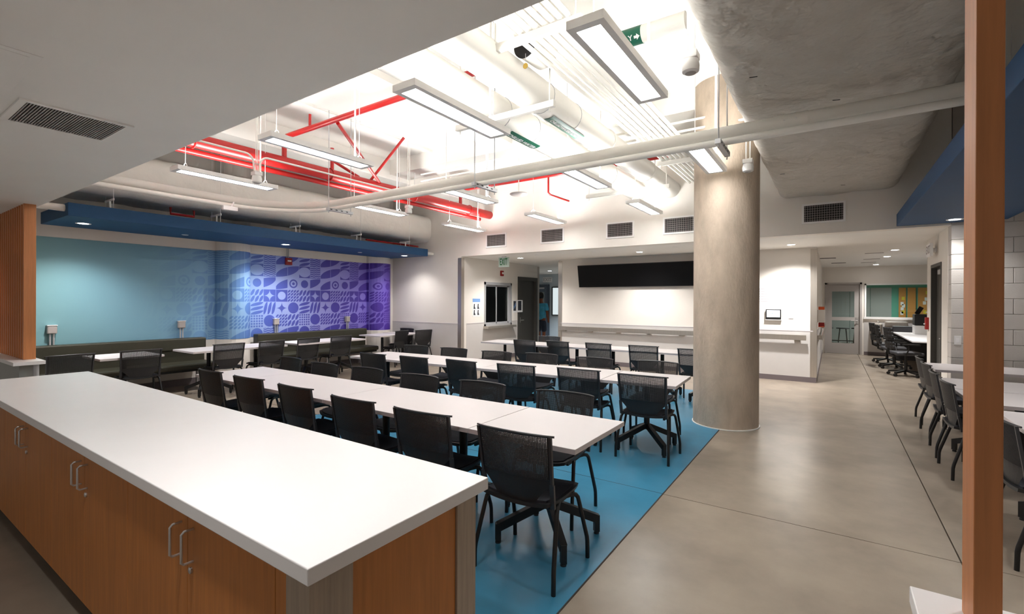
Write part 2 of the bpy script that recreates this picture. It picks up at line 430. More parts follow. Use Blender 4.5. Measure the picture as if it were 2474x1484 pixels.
# far corridor wall: glazed grey door and a window into the teal room
FD0, FD1, FZ = -.17, .74, 2.13
FW0, FW1, FWZ0, FWZ1 = .80, 2.70, 1.09, 2.09
wf = struct('wall_far', G().box(XT1, FD0, YF, YF+.15, 0, ZS).box(FD0, FW0, YF, YF+.15, FZ, ZS).box(FD1, FW0, YF, YF+.15, 0, FZ).box(FW0, 4.2, YF, YF+.15, FWZ1, ZS).box(FW0, FW1, YF, YF+.15, 0, FWZ0).box(FW1, 4.2, YF, YF+.15, 0, FWZ1), WALL)
wainscot(wf, G().box(FD1+.05, 2.9, YF-.006, YF, .1, .98))
G().box(FD1+.05, 2.9, YF-.012, YF, 0, .10).build('baseboard', BASE, wf)
w2 = struct('window_2', G().box(FW0, FW0+.04, YF-.03, YF+.12, FWZ0, FWZ1).box(FW1-.04, FW1, YF-.03, YF+.12, FWZ0, FWZ1).box(FW0, FW1, YF-.03, YF+.12, FWZ1-.04, FWZ1).box(FW0-.02, FW1, YF-.05, YF+.12, FWZ0-.03, FWZ0+.03), PLASTW, label='wide window into the teal painted room')
G().box(FW0+.03, FW1-.03, YF+.04, YF+.046, FWZ0+.02, FWZ1-.03).build('pane', GLASS, w2)
d3 = struct('door_3', G().box(FD0+.05, FD0+.18, YF+.03, YF+.08, .01, FZ-.05).box(FD1-.18, FD1-.05, YF+.03, YF+.08, .01, FZ-.05)
       .box(FD0+.18, FD1-.18, YF+.03, YF+.08, 1.87, FZ-.05).box(FD0+.18, FD1-.18, YF+.03, YF+.08, 1.00, 1.10).box(FD0+.18, FD1-.18, YF+.03, YF+.08, .01, .32), GREYD, label='grey metal door with two glass lites at the corridor end')
for a, b in ((1.10, 1.87), (.32, 1.00)): G().box(FD0+.17, FD1-.17, YF+.052, YF+.058, a-.01, b+.01).build('pane', GLASS, d3)
G().box(FD0, FD0+.05, YF-.02, YF+.15, 0, FZ).box(FD1-.05, FD1, YF-.02, YF+.15, 0, FZ).box(FD0, FD1, YF-.02, YF+.15, FZ-.05, FZ).build('door_frame', GREYD, d3)
G().box(FD1-.15, FD1-.08, YF+.02, YF+.03, .90, 1.10).build('handle_plate', CHROME, d3)
G().tube([(FD1-.11, YF+.02, 1.0), (FD1-.11, YF-.03, 1.0), (FD1-.26, YF-.03, 1.0)], .011, 8).build('handle', CHROME, d3, True)
# teal room beyond
wg = struct('wall_teal_room', G().box(-1.5, 4.2, 20.6, 20.7, 0, ZS).box(-1.6, -1.5, YF+.15, 20.7, 0, ZS), TEALW)
for k in range(5): G().box(-1.2+k*.58, -.63+k*.58, 20.57, 20.6, .1, 2.05).build('panel', PANELG, wg)
# corridor behind the alcove: end wall, door, window
wk = struct('wall_corridor_end', G().box(-12, XT0, 16.2, 16.35, 0, ZS).box(XT0, XT0+.15, YT+.18, 16.35, 0, ZS).box(-12, -11.8, 12.4, 16.35, 0, ZS), mat('corridor_paint', (196, 206, 212), .6))
d4 = struct('door_4', G().box(-10.0, -9.24, 16.12, 16.17, .01, 2.12), mat('blue_grey_door', (86, 98, 112), .5), label='blue-grey door at the end of the lit corridor')
G().box(-10.08, -10.0, 16.08, 16.21, 0, 2.2).box(-9.24, -9.17, 16.08, 16.21, 0, 2.2).box(-10.0, -9.24, 16.08, 16.21, 2.12, 2.2).build('door_frame', mat('blue_grey_frame', (70, 80, 92), .5), d4)
G().box(-9.62, -9.36, 16.11, 16.12, 1.2, 1.9).build('pane', mat('dim_pane', (130, 140, 140), .2), d4)
G().box(-9.75, -9.35, 16.06, 16.12, 2.02, 2.08).build('door_closer', ALU, d4)
w3 = struct('window_3', G().box(-9.05, -9.01, 16.14, 16.21, .98, 2.1).box(-8.2, -8.16, 16.14, 16.21, .98, 2.1).box(-9.01, -8.2, 16.14, 16.21, 2.06, 2.1).box(-9.01, -8.2, 16.14, 16.21, .98, 1.02), mat('dark_frame', (50, 52, 56), .5), label='corridor window beside the blue-grey door')
G().box(-9.01, -8.2, 16.165, 16.17, 1.02, 2.06).build('pane', emit_mat('lit_pane', (.8, .9, .92), .28), w3)
# ceilings
struct('ceiling_near_soffit', G().box(-10, 4.2, -4, 1.43, ZS, ZC), CEIL, label='low painted soffit over the counter')
cs = struct('ceiling', G().box(-10, 4.2, 1.43, YB+.2, ZC, ZC+.15), SLABW)
for a, b, c, d, z in ((-8.05, -7.2, 1.43, YB, 3.93), (-7.2, .0, 6.35, 6.85, 4.02), (-4.75, -4.3, 1.43, 6.35, 4.10), (-1.0, -.5, 1.43, YB, 4.05)):
    G().box(a, b, c, d, z, ZC).build('beam', SLABW, cs)
# round concrete column
CX, CYc, CR = -1.12, 6.52, .383
cl = struct('column', G().lathe([(CR, 0), (CR, ZC)], (CX, CYc, 0), 64), COLM, True, label='round raw concrete column')
G().lathe([(CR+.012, .001), (CR+.012, .012), (CR, .012)], (CX, CYc, 0), 64, False).build('sealant_ring', PLASTW, cl, True)

# stainless corner guards
def guard(name, lab, x, y, sx, sy, w=.09, z1=ZS-.03):
    g = G().box(x, x+sx*w, y-sy*.006 if sy > 0 else y, y if sy > 0 else y+.006, .0, z1)
    g = G().prism([(x-sx*.008, y-.008), (x+sx*w, y-.008), (x+sx*w, y), (x, y), (x, y+w), (x-sx*.008, y+w)], .1, z1)
    return tag(g.build(name, STEEL), lab, 'corner guard')
guard('corner_guard', 'stainless corner guard at the left jamb of the alcove opening', XA, YB, -1, 1, .10)
guard('corner_guard', 'stainless corner guard at the left end of the display wall', XT0, YT, 1, 1, .10)
guard('corner_guard', 'stainless corner guard at the end of the display wall by the corridor', XT1, YT, -1, 1, .10)
tag(G().box(XA, XA+.008, YE-.09, YE+.006, .1, ZS-.03).build('corner_guard', STEEL), 'stainless corner guard on the wall edge beside the dark door', 'corner guard')

# ================================================================ COUNTER
ZT = .88
CX0, CX1, CY0, CY1 = -5.72, -1.076, .69, 1.436
ct = thing('counter_top', 'long white laminate island worktop over wood cabinets', 'countertop', ((CX0+CX1)/2, (CY0+CY1)/2, ZT-.045))
G().box(-(CX1-CX0)/2, (CX1-CX0)/2, -(CY1-CY0)/2, (CY1-CY0)/2, 0, .045).build('worktop', WHITE, ct, bevel=.003)
FY, BY = .722, 1.40
def cabinet_unit(i, x1, w=1.10):
    t = thing('base_cabinet', 'wood base cabinet with two doors under the island, %s from its grey wood end' % ordinal(i), 'cabinet', (x1-w/2, 1.05, 0), group='cabinets under the island worktop')
    x0 = -w/2; x1 = w/2; f = FY-1.05; b = BY-1.05
    G().box(x0+.001, x1-.001, f+.022, b, .10, ZT-.046).build('body', OAK, t)
    G().box(x0, x1, f+.08, b-.02, 0, .10).build('toe_kick', VENTD, t)
    for s in (-1, 1):
        a, c = (x0+.0015, -.0015) if s < 0 else (.0015, x1-.0015)
        d = G().box(a, c, f, f+.02, .102, ZT-.052).build('door', OAK, t, bevel=.001)
        hx = s*.045; z0, z1 = .665, .775; y = f
        G().tube([(hx, y, z1), (hx, y-.028, z1), (hx, y-.036, z1-.008), (hx, y-.036, z0+.008), (hx, y-.028, z0), (hx, y, z0)], .0045, 8).build('handle', CHROME, d, True)
    lk = G().lathe([(.011, 0), (.011, .006), (.007, .008)], (0, 0, 0), 16).build('lock', CHROME, t, True)
    lk.rotation_euler = (PI/2, 0, 0); lk.location = (.030, f, .63)
    return t
for i in range(4): cabinet_unit(i, -1.28-1.10*i)
e = thing('end_panel', 'island end with wood panel between grey wood corner posts', 'end panel', (-1.19, 1.05, 0))
G().box(-.088, -.03, FY-1.05, FY-1.03, .0, ZT-.052).build('filler', OAK, e)
G().box(-.028, .078, FY-1.055, FY-.92, 0, ZT-.046).build('corner_post', GRYW, e)
G().box(.0, .078, 1.30-1.05, 1.405-1.05, 0, ZT-.046).build('corner_post', GRYW, e)
G().box(-.06, .070, FY-.918, .248, 0, ZT-.046).build('panel', OAK, e)

# ================================================================ CHAIRS
def back_y(z, u):                          # backrest surface, local +Y is the way the chair faces
    t = (z-.44)/.40
    return -.190 - .062*t + .030*u*u
def half_w(z): return .222 + .012*(z-.44)/.40
def build_chair():
    t = thing('mesh_back_chair', 'chair', 'chair')
    # seat shell
    n, m = 12, 10; g = G(); top = []; bot = []
    for j in range(m+1):
        for i in range(n+1):
            u = -1+2*i/n; v = j/m; w = .225*(1-.10*max(0, (v-.7)/.3)**2)*(1-.06*max(0, (.2-v)/.2))
            y = -.205+.445*v - .03*(abs(u)**4)*(v > .8)
            z = .445 + .018*u*u - .030*max(0, v-.8)/.2*.6 - .012*math.sin(PI*v)
            top.append((w*u, y, z)); bot.append((w*u*.97, y, z-.022))
    g.v = top+bot; N = len(top); W = n+1
    for j in range(m):
        for i in range(n):
            a = j*W+i; g.f += [(a, a+1, a+1+W, a+W), (N+a+W, N+a+W+1, N+a+1, N+a)]
    rim = [i for i in range(W)] + [j*W+n for j in range(1, m+1)] + [m*W+i for i in range(n-1, -1, -1)] + [j*W for j in range(m-1, 0, -1)]
    for k in range(len(rim)):
        a, b = rim[k], rim[(k+1) % len(rim)]; g.f.append((a, b, N+b, N+a))
    g.build('seat', PLAS, t, True)
    g2 = G(); vv = []
    for j in range(m+1):
        for i in range(n+1):
            x, y, z = top[j*W+i]; vv.append((x*.90, y*.90+.006, z+.007))
    g2.v = vv
    for j in range(m):
        for i in range(n):
            a = j*W+i; g2.f.append((a, a+1, a+1+W, a+W))
    for k in range(len(rim)):             # pad skirt down to the shell
        a, b = rim[k], rim[(k+1) % len(rim)]
        g2.quad([vv[a], vv[b], (vv[b][0], vv[b][1], vv[b][2]-.012), (vv[a][0], vv[a][1], vv[a][2]-.012)])
    g2.build('seat_pad', SEATF, t, True)
    # backrest frame: two uprights and a curved top rail
    fr = G()
    for s in (-1, 1):
        zs = [.425+.405*k/9 for k in range(10)]
        for k in range(9):
            za, zb = zs[k], zs[k+1]
            A = (s*half_w(za), back_y(za, 1), za); B = (s*half_w(zb), back_y(zb, 1), zb)
            fr.bar(A, B, .026 if k < 3 else .016, .016, (0, 1, 0))
    tp = [(half_w(.83)*u, back_y(.83, u), .83+.004*(1-u*u)) for u in [-1.06+2.12*k/12 for k in range(13)]]
    tp[0] = (tp[0][0]-.004, tp[0][1]+.012, tp[0][2]); tp[-1] = (tp[-1][0]+.004, tp[-1][1]+.012, tp[-1][2])
    fr.tube(tp, [.006]+[.008]*11+[.006], 8)
    fr.build('back_frame', PLASR, t, True)
    # perforated panel: a grid of real holes, solid below, narrowing to the seat
    g = G(); NX, NZ = 52, 31; z0, z1 = .585, .825
    def P(a, b):
        z = z0+(z1-z0)*b/NZ; u = -1+2*a/NX; return (half_w(z)*u*.97, back_y(z, u)+.002, z)
    for j in range(NZ):
        for i in range(NX):
            if i in (0, NX-1): g.quad([P(i, j), P(i+1, j), P(i+1, j+1), P(i, j+1)]); continue
            e = .22; o = [P(i, j), P(i+1, j), P(i+1, j+1), P(i, j+1)]; q = [P(i+e, j+e), P(i+1-e, j+e), P(i+1-e, j+1-e), P(i+e, j+1-e)]
            B = lambda p: (p[0], p[1]-.0055, p[2])
            for k in range(4):
                k2 = (k+1) % 4
                g.quad([o[k], o[k2], q[k2], q[k]]); g.quad([B(o[k]), B(o[k2]), B(q[k2]), B(q[k])]); g.quad([q[k], q[k2], B(q[k2]), B(q[k])])
    g.build('back_mesh', PLAS, t)
    g = G(); prev = None
    for k in range(8):                     # solid lower shield
        z = .43+(.587-.43)*k/7; w = .12+(half_w(.587)*.97-.12)*min(1, (k/5.5))**1.5
        rowp = [(w*u, back_y(z, w*u/half_w(z))+.003, z) for u in [-1+.25*i for i in range(9)]]
        if prev:
            for i in range(8): g.quad([prev[i], prev[i+1], rowp[i+1], rowp[i]])
        prev = rowp
    g.build('back_shield', PLAS, t, True)
    # under-seat rails and four bent legs
    for s in (-1, 1):
        G().bar((s*.19, -.13, .415), (s*.19, .15, .415), .018, .022).build('seat_rail', BLACK, t)
        for d in (1, -1):
            pts = [(s*.185, d*.02, .418), (s*.215, d*.09, .420), (s*.226, d*.118, .412), (s*.232, d*.136, .392), (s*.236, d*.146, .36),
                   (s*.256, d*.214, .135), (s*.2575, d*.219, .105), (s*.258, d*.220, .07), (s*.258, d*.222, 0)]
            lg = G().tube(pts, .0128, 10).build('leg', BLACK, t, True)
    G().bar((-.19, .0, .412), (.19, .0, .412), .02, .02).build('cross_rail', BLACK, t)
    return t
chair0 = build_chair(); cmap = kidmap(chair0); used = [False]
def chair(x, y, rz, label, group):
    o = chair0 if not used[0] else copy_tree(chair0, cmap)
    used[0] = True
    o.location = (x, y, 0); o.rotation_euler = (0, 0, rz); o['label'] = label; o['group'] = group
    return o
# (x, y of the backrest top, turn in degrees), from the concrete aisle towards the mural
OFF = .252
R1N = [(-1.46, 2.14, 1.5), (-2.20, 2.17, 2), (-2.90, 2.17, 0), (-3.70, 2.21, 0), (-4.47, 2.22, 2), (-5.22, 2.22, 0)]
R1F = [(-1.73, 3.33, 3), (-2.53, 3.32, 2), (-3.26, 3.28, 2), (-4.04, 3.30, 1), (-4.72, 3.26, -1), (-5.52, 3.34, -3)]
R2N = [(-1.52, 4.46, 1), (-2.21, 4.48, 2), (-2.93, 4.38, 5), (-3.68, 4.31, -3), (-4.40, 4.24, 1), (-5.11, 4.18, 2)]
R2F = [(-1.71, 5.66, 1), (-2.47, 5.55, 2), (-3.24, 5.55, 1), (-3.90, 5.42, 4), (-4.69, 5.42, 4), (-5.45, 5.39, 5)]
R3N = [(-1.70, 7.35, 0), (-2.51, 7.45, 1), (-3.28, 7.42, -4), (-4.04, 7.38, -8), (-4.62, 7.20, -3)]
for lst, side, txt in ((R1N, 1, 'on the near side of the island row'), (R1F, -1, 'on the far side of the island row'),
                 (R2N, 1, 'on the near side of the middle row'), (R2F, -1, 'on the far side of the middle row'), (R3N, 1, 'at the row below the display')):
    for i, (x, y, a) in enumerate(lst):
        a = math.radians(a) + (0 if side > 0 else PI)
        chair(x-math.sin(a)*OFF, y+math.cos(a)*OFF, a, 'black mesh-back chair %s, %s from the aisle' % (txt, ordinal(i)), 'black mesh-back chairs ' + txt)
chair(-4.70, 8.08, PI, 'black mesh-back chair on the wall side of the row below the display', 'chair below the display')
BN = [(-8.05, 1.86, 4), (-8.04, 2.60, -4), (-8.08, 3.80, 0), (-8.06, 4.50, 5), (-8.12, 5.24, 4), (-8.08, 5.92, -1)]
for i, (x, y, a) in enumerate(BN):
    a = math.radians(a)+PI/2
    chair(x-math.sin(a)*OFF, y+math.cos(a)*OFF, a, 'black mesh-back chair facing the olive wall bench, %s from the wood slat screen' % ordinal(i), 'chairs facing the wall bench')
for i, (x, y, a) in enumerate([(-8.36, 7.80, 8), (-8.16, 8.30, -10)]):
    a = math.radians(a)+PI/2
    chair(x-math.sin(a)*OFF, y+math.cos(a)*OFF, a, 'black mesh-back chair at the mural corner table, %s from the bench' % ordinal(i), 'chairs at the corner table')
chair(-9.02, 8.32, PI, 'black mesh-back chair tucked in the corner under the violet end of the mural', 'corner chair')
for i, (x, y, a) in enumerate([(.85, 4.16, 3), (.84, 5.82, 2), (.85, 6.53, -2), (.89, 7.36, 2), (.92, 8.12, 0)]):
    a = math.radians(a)-PI/2
    chair(x-math.sin(a)*OFF, y+math.cos(a)*OFF, a, 'black mesh-back chair at the aisle tables, %s from the wood post' % ordinal(i), 'chairs along the aisle tables')

# ================================================================ TABLES
TH = .74
def table_base(t, x, y, s=.235):
    G().lathe([(.030, .20), (.030, TH-.035)], (x, y, 0), 20).build('column', BLACK, t, True)
    G().box(x-.16, x+.16, y-.03, y+.03, TH-.040, TH-.032).box(x-.03, x+.03, y-.16, y+.16, TH-.040, TH-.032).build('top_plate', BLACK, t)
    for k in range(4):
        a = PI/4+k*PI/2; c, sn = math.cos(a), math.sin(a); L = s*math.sqrt(2)
        g = G().bar((x+c*.02, y+sn*.02, .235), (x+c*L, y+sn*L, .105), .042, .052)
        g.bar((x+c*L, y+sn*L, .128), (x+c*L, y+sn*L, .018), .034, .034, (c, sn, 0))
        ft = g.build('foot', BLACK, t)
        G().lathe([(.018, 0), (.018, .012), (.008, .02)], (x+c*L, y+sn*L, 0), 12).build('glide', PLAS, ft, True)
def table(cx, cy, w, d, rz, label, group, bases):
    t = thing('cafe_table', label, 'table', (cx, cy, 0), rz, group)
    tp = G().box(-w/2+.001, w/2-.001, -d/2, d/2, TH-.030, TH).build('table_top', TABLEW, t, bevel=.002)
    G().box(-w/2+.0005, w/2-.0005, -d/2-.0012, -d/2, TH-.029, TH-.002).build('edge_band', EDGE, tp)
    G().box(-w/2+.0005, w/2-.0005, d/2, d/2+.0012, TH-.029, TH-.002).build('edge_band', EDGE, tp)
    for b in bases: table_base(t, *b)
    return t
def table_row(xr, y0, d, slope, txt):
    ws_ = [.755, 1.525, 1.525, .755]; x = xr; rz = math.atan(slope)
    for i, w in enumerate(ws_):
        cx = x-w/2; cy = y0+(cx-xr)*slope+d/2
        table(cx, cy, w-.004, d, rz, 'white laminate table %s, %s from the concrete aisle' % (txt, ordinal(i)), 'tables ' + txt, [(0, 0)] if w < 1 else [(-.42, 0), (.42, 0)])
        x -= w
table_row(-1.15, 2.325, .735, 0.0, 'in the row beside the white island')
table_row(-1.24, 4.60, .74, .052, 'in the middle row')
table_row(-1.20, 7.545, .60, .030, 'in the row below the black display')
for i, (y0, y1) in enumerate(((2.16, 2.90), (3.28, 4.03), (4.04, 4.80), (5.02, 5.77), (5.78, 6.53))):
    table(-8.50, (y0+y1)/2, .74, y1-y0, 0, 'white square table at the olive wall bench, %s from the wood slat screen' % ordinal(i), 'tables at the wall bench', [(0, 0)])
table(-8.81, 7.55, .74, .74, 0, 'white corner table under the violet end of the mural', 'corner tables', [(0, 0)])
table(-8.87, 8.25, .9, .48, 0, 'white table against the back wall in the mural corner', 'corner tables', [(0, 0)])
for i, (x0, y0, y1) in enumerate(((1.02, 4.20, 5.0), (.95, 5.25, 6.0), (.95, 6.03, 6.82), (1.04, 7.60, 8.40))):
    table(x0+.65, (y0+y1)/2, 1.3, y1-y0, 0, 'white table end-on to the aisle by the block wall, %s from the wood post' % ordinal(i), 'tables along the aisle', [(-.3, 0), (.3, 0)])

# ================================================================ WALL BENCHES
def bench(y0, y1, lab):
    t = thing('wall_bench', lab, 'bench', (-9.42, (y0+y1)/2, 0)); L = (y1-y0)/2
    G().box(-.20, -.02, -L, L, .655, .865).build('back_roll', OLIVE, t, bevel=.02)
    G().box(-.20, -.06, -L+.01, L-.01, .42, .66).build('back_pad', OLIVE, t, bevel=.015)
    G().box(-.20, .42, -L, L, .36, .46).build('seat_pad', OLIVE, t, bevel=.03)
    G().box(-.18, .36, -L+.02, L-.02, .32, .36).build('seat_frame', BLACK, t)
    k = max(2, int((y1-y0)/1.1))
    for i in range(k+1):
        yy = -L+.12+(2*L-.24)*i/k
        for dx in (-.1, .3): G().tube([(dx, yy, 0), (dx, yy, .33)], .02, 10).build('leg', ALU, t, True)
bench(1.45, 4.02, 'olive vinyl wall bench under the plain teal part of the mural')
bench(4.95, 7.62, 'olive vinyl wall bench under the patterned violet part of the mural')

# ================================================================ SLAT SCREENS
def slat(x, z0, lab, grp, w=.045, y0=1.295, y1=1.395):
    t = tag(G().box(-w/2, w/2, -(y1-y0)/2, (y1-y0)/2, 0, ZS-z0).build('wood_slat', OAKS, None, bevel=.002, loc=(x, (y0+y1)/2, z0)), lab, 'slat', grp)
    return t
lw = thing('half_wall', 'grey half wall with white cap under the wood slat screen by the mural', 'half wall', (-8.36, 1.30, 0))
G().box(-1.24, 1.14, -.06, .08, 0, .84).build('wall_core', PANELG, lw)
G().box(-1.26, 1.26, -.125, .125, .84, .88).build('cap', WHITE, lw, bevel=.003)
G().tube([(1.20, .06, 0), (1.20, .06, .84)], .025, 12).build('support_post', ALU, lw, True)
for i in range(14): slat(-7.375-i*.105, .88, 'wood slat on the half wall by the mural, %s from its open end' % ordinal(i), 'wood slats by the mural')
rw = thing('half_wall', 'grey half wall with white cap under the wood post by the aisle', 'half wall', (1.30, 1.33, 0))
G().box(-1.12, 1.3, -.06, .08, 0, .84).build('wall_core', PANELG, rw)
G().box(-1.145, 1.4, -.125, .125, .84, .88).build('cap', WHITE, rw, bevel=.003)
for i in range(4): slat(.258+i*.20, .88, 'wood slat on the white cap by the aisle, %s from its open end' % ordinal(i), 'wood slats by the aisle', .042, 1.30, 1.40)

# ================================================================ CEILING LIGHTS
def panel_light(x, y0, lab, z=3.07, L=1.20, w=.225):
    t = thing('pendant_light', lab, 'ceiling light', (x, y0+L/2, z), group='pendant panel lights')
    a, b = w/2, L/2
    fr = G().box(-a, -a+.04, -b, b, 0, .05).box(a-.04, a, -b, b, 0, .05).box(-a+.04, a-.04, -b, -b+.05, 0, .05).box(-a+.04, a-.04, b-.05, b, 0, .05)
    fr.build('frame', PLASTW, t)
    G().box(-a+.04, a-.04, -b+.05, b-.05, .008, .014).build('diffuser', LITP, t)
    G().box(-a+.04, a-.04, -b+.05, b-.05, .036, .042).build('uplight', LITU, t)
    G().box(-a+.04, a-.04, -b+.05, b-.05, .02, .03).build('tray', PLASTW, t)
    for s in (-1, 1):
        ring = [(.05*math.cos(q), s*(b-.12), .05+.06*math.sin(q)) for q in [PI*k/8 for k in range(9)]]
        bl = G().tube(ring, .004, 6).build('bail', CHROME, t, True)
        G().tube([(0, s*(b-.12), .11), (0, s*(b-.12), ZC-z)], .004, 6).build('hanger_wire', PLASTW, bl, True)
    G().tube([(.03, b-.2, .05), (.03, b-.2, ZC-z)], .010, 8).build('power_stem', PLASTW, t, True)
LR = ['by the island', 'in the middle', 'by the back wall']
for j, y0 in enumerate((2.37, 4.78, 7.08)):
    for i, x in enumerate((-1.13, -2.55, -4.42, -6.40)):
        if j == 2 and i == 0: continue
        panel_light(x, y0, 'white pendant panel light in the row %s, %s from the concrete column' % (LR[j], ordinal(i)))

def downlight(x, y, z, lab, cool=False, watt=None, spread=1.9, aim=None):
    t = thing('downlight', lab, 'downlight', (x, y, z), group='recessed downlights')
    G().lathe([(.062, -.002), (.085, -.006), (.088, .0)], seg=24, closed=False).build('trim_ring', PLASTW, t, True)
    G().lathe([(.0, -.003), (.06, -.003)], seg=24, closed=False).build('lens', LITB if cool else LITD, t)
    ld = bpy.data.lights.new('downlight_beam', 'SPOT'); ld.energy = DOWNLIGHT_W if watt is None else watt; ld.spot_size = spread; ld.spot_blend = .8; ld.shadow_soft_size = .06
    ld.color = (.8, .9, 1) if cool else (1, .975, .95)
    lo = bpy.data.objects.new('downlight_beam', ld); COL.objects.link(lo); lo.parent = t; lo.location = (0, 0, -.012)
for x, y, lab in ((-6.33, 9.72, 'by the exit sign'), (-3.39, 9.85, 'in front of the display'), (-.62, 10.05, 'above the wall tablet')):
    downlight(x, y, ZS, 'round downlight in the alcove soffit ' + lab, watt=150 if x > -1 else 88, spread=2.4)
for i, (x, y) in enumerate(((1.05, 12.15), (1.05, 13.8), (1.02, 16.6))): downlight(x, y, ZS, 'round downlight in the corridor ceiling, %s from the block wall' % ordinal(i))
downlight(-8.15, 14.4, ZS, 'round cool downlight in the corridor behind the alcove', True, 200)
downlight(-8.75, 10.2, ZS, 'added downlight in the office behind the service window', watt=9, spread=2.6)  # no lamp seen here; put in to lighten the room behind the glass
for i, (x, y) in enumerate(((-1.60, .42),)): downlight(x, y, ZS, 'added downlight in the low soffit in front of the island', watt=27, spread=2.2)  # unseen lamp above the frame, added to brighten the worktop
downlight(1.6, 18.9, ZS, 'round downlight in the teal room', False, 90, 2.6)

# ================================================================ BLUE CANOPIES
def canopy(x0, x1, y0, y1, lab, dls, z0=2.63, z1=2.80):
    t = thing('ceiling_canopy', lab, 'canopy', ((x0+x1)/2, (y0+y1)/2, z0)); a, b = (x1-x0)/2, (y1-y0)/2
    G().box(-a, a, -b, b, 0, z1-z0).build('canopy_body', CANB, t, bevel=.004)
    for k in range(5):
        yy = -b+.5+(2*b-1.0)*k/4
        br = G().bar((a-.45, yy, z1-z0+.14), (a-.10, yy, z1-z0+.14), .012, .03).tube([(a-.25, yy, z1-z0), (a-.25, yy, z1-z0+.14)], .012, 8).build('bracket', PLASTW, t)
        for dx in (a-.42, a-.12): G().tube([(dx, yy, z1-z0), (dx, yy, ZC-z0)], .003, 6).build('hanger_wire', PLASTW, t)
    for i, (x, y, on) in enumerate(dls):
        if on: downlight(x, y, z0, 'round downlight under the %s, %s' % (lab, ordinal(i)+' along it'), spread=2.3, watt=(30 if y > 7.8 else 70) if x < 0 else (45 if y < 4 else 22))
        else: G().lathe([(0, -.004), (.045, -.004), (.05, 0)], (x-(x0+x1)/2, y-(y0+y1)/2, 0), 20, False).build('sprinkler_cover', PLASTW, t)
canopy(-9.46, -8.16, 1.84, 8.40, 'blue canopy over the mural bench', [(-8.85, 2.16, 1), (-8.95, 3.48, 0), (-8.82, 5.16, 1), (-8.83, 6.92, 0), (-8.55, 8.0, 1)])
canopy(.76, 1.88, 1.60, 8.63, 'blue canopy over the aisle tables', [(1.32, 8.30, 1), (1.35, 7.6, 0), (1.32, 5.2, 1), (1.30, 2.6, 1)])
tag(G().tube([(-8.30, 1.0, 2.74), (-8.30, 1.838, 2.74)], .045, 14).build('conduit', PIPEW, None, True), 'white tube entering the canopy end by the slat screen', 'pipe')
tag(G().tube([(-8.24, 8.402, 2.71), (-8.24, YB, 2.71)], .035, 14).build('conduit', PIPEW, None, True), 'white tube between the canopy and the back wall', 'pipe')

# ================================================================ DUCTS
def wrapped_duct(x0, x1, y0, y1, z0, z1, lab, r=.14, sag=.03, m_=None):
    g = G(); prof = []; n = 6
    for cx, cz, a0 in ((x1-r, z0+r, -PI/2), (x1-r, z1-r, 0), (x0+r, z1-r, PI/2), (x0+r, z0+r, PI)):
        for k in range(n+1):
            a = a0+PI/2*k/n; prof.append((cx+r*math.cos(a), cz+r*math.sin(a)))
    # subdivide the flat faces so the wrap can sag between bands
    P2 = []
    for k in range(len(prof)):
        a, b = prof[k], prof[(k+1) % len(prof)]; L = math.dist(a, b); q = max(1, int(L/.16))
        for i in range(q): P2.append((a[0]+(b[0]-a[0])*i/q, a[1]+(b[1]-a[1])*i/q))
    m = int((y1-y0)/.14); K = len(P2); rnd = random.Random(len(lab))
    ph = [rnd.uniform(0, 6.28) for _ in range(8)]
    for j in range(m+1):
        y = y0+(y1-y0)*j/m; band = abs(math.sin(PI*(y-y0)/1.15))
        for k, (x, z) in enumerate(P2):
            d = sag*band*(.7+.3*math.sin(3*x+ph[0])) + .010*math.sin(9*x+5*y+ph[1])*math.sin(4*y-7*z+ph[2]) + .006*math.sin(17*y+11*x+ph[3])
            cx, cz = (x0+x1)/2, (z0+z1)/2; v = Vector((x-cx, z-cz)); u = v.normalized()
            g.v.append((x+u.x*d*.4, y, z+u.y*d))
    for j in range(m):
        for k in range(K):
            a = j*K+k; b = j*K+(k+1) % K; g.f.append((a, b, b+K, a+K))
    g.f += [tuple(reversed(range(K))), tuple(m*K+k for k in range(K))]
    t = thing('wrapped_duct', lab, 'duct', (0, 0, 0))
    g.build('duct_body', m_ or DUCT, t, True)
    return t
dR = wrapped_duct(-.71, .80, 1.44, YB-.005, 3.20, 3.95, 'wide grey insulation-wrapped duct beside the column')
for x, y in ((-.2, 2.9), (.0, 4.6), (-.55, 6.9), (.1, 8.0), (-.1, 7.6), (-.5, 3.8)): G().bar((x, y, 3.175), (x+.05, y+.015, 3.175), .005, .004).build('staple', VENTD, dR)
dL = wrapped_duct(-9.33, -8.30, 1.44, YB-.005, 3.02, 3.66, 'white insulation-wrapped duct above the mural canopy', .20, .03, DUCT_LIT)

# ================================================================ PIPES
def arc(c, r, a0, a1, z, n=10): return [(c[0]+r*math.cos(a0+(a1-a0)*k/n), c[1]+r*math.sin(a0+(a1-a0)*k/n), z) for k in range(n+1)]
def pipe(name, pts, r, m, lab, cat='pipe', grp=None, seg=14): return tag(G().tube(pts, r, seg).build(name, m, None, True), lab, cat, grp)
def run(y, xl, r, z): return [(3.6, y, z), (xl+r, y, z)] + arc((xl+r, y-r), r, PI/2, PI, z)[1:] + [(xl, 1.45, z)]
pb = thing('conduit_run', 'thick white pipe crossing below the pendant lights with a bend by the mural duct', 'pipe')
G().tube(run(4.42, -7.28, 1.05, 3.01), .055, 16).build('pipe_body', PIPEW, pb, True)
for x in (-.32, -.24): G().tube([(x+.004*0, 4.42, 3.01-.062), (x, 4.42+.061, 3.01), (x, 4.42, 3.072), (x, 4.42-.061, 3.01), (x, 4.42, 3.01-.062)], .006, 6).build('clamp_ring', PLASTW, pb)
G().tube([(-.40, 4.42, 3.01), (-.16, 4.42, 3.01)], .060, 16).build('coupling', PIPEW, pb, True)
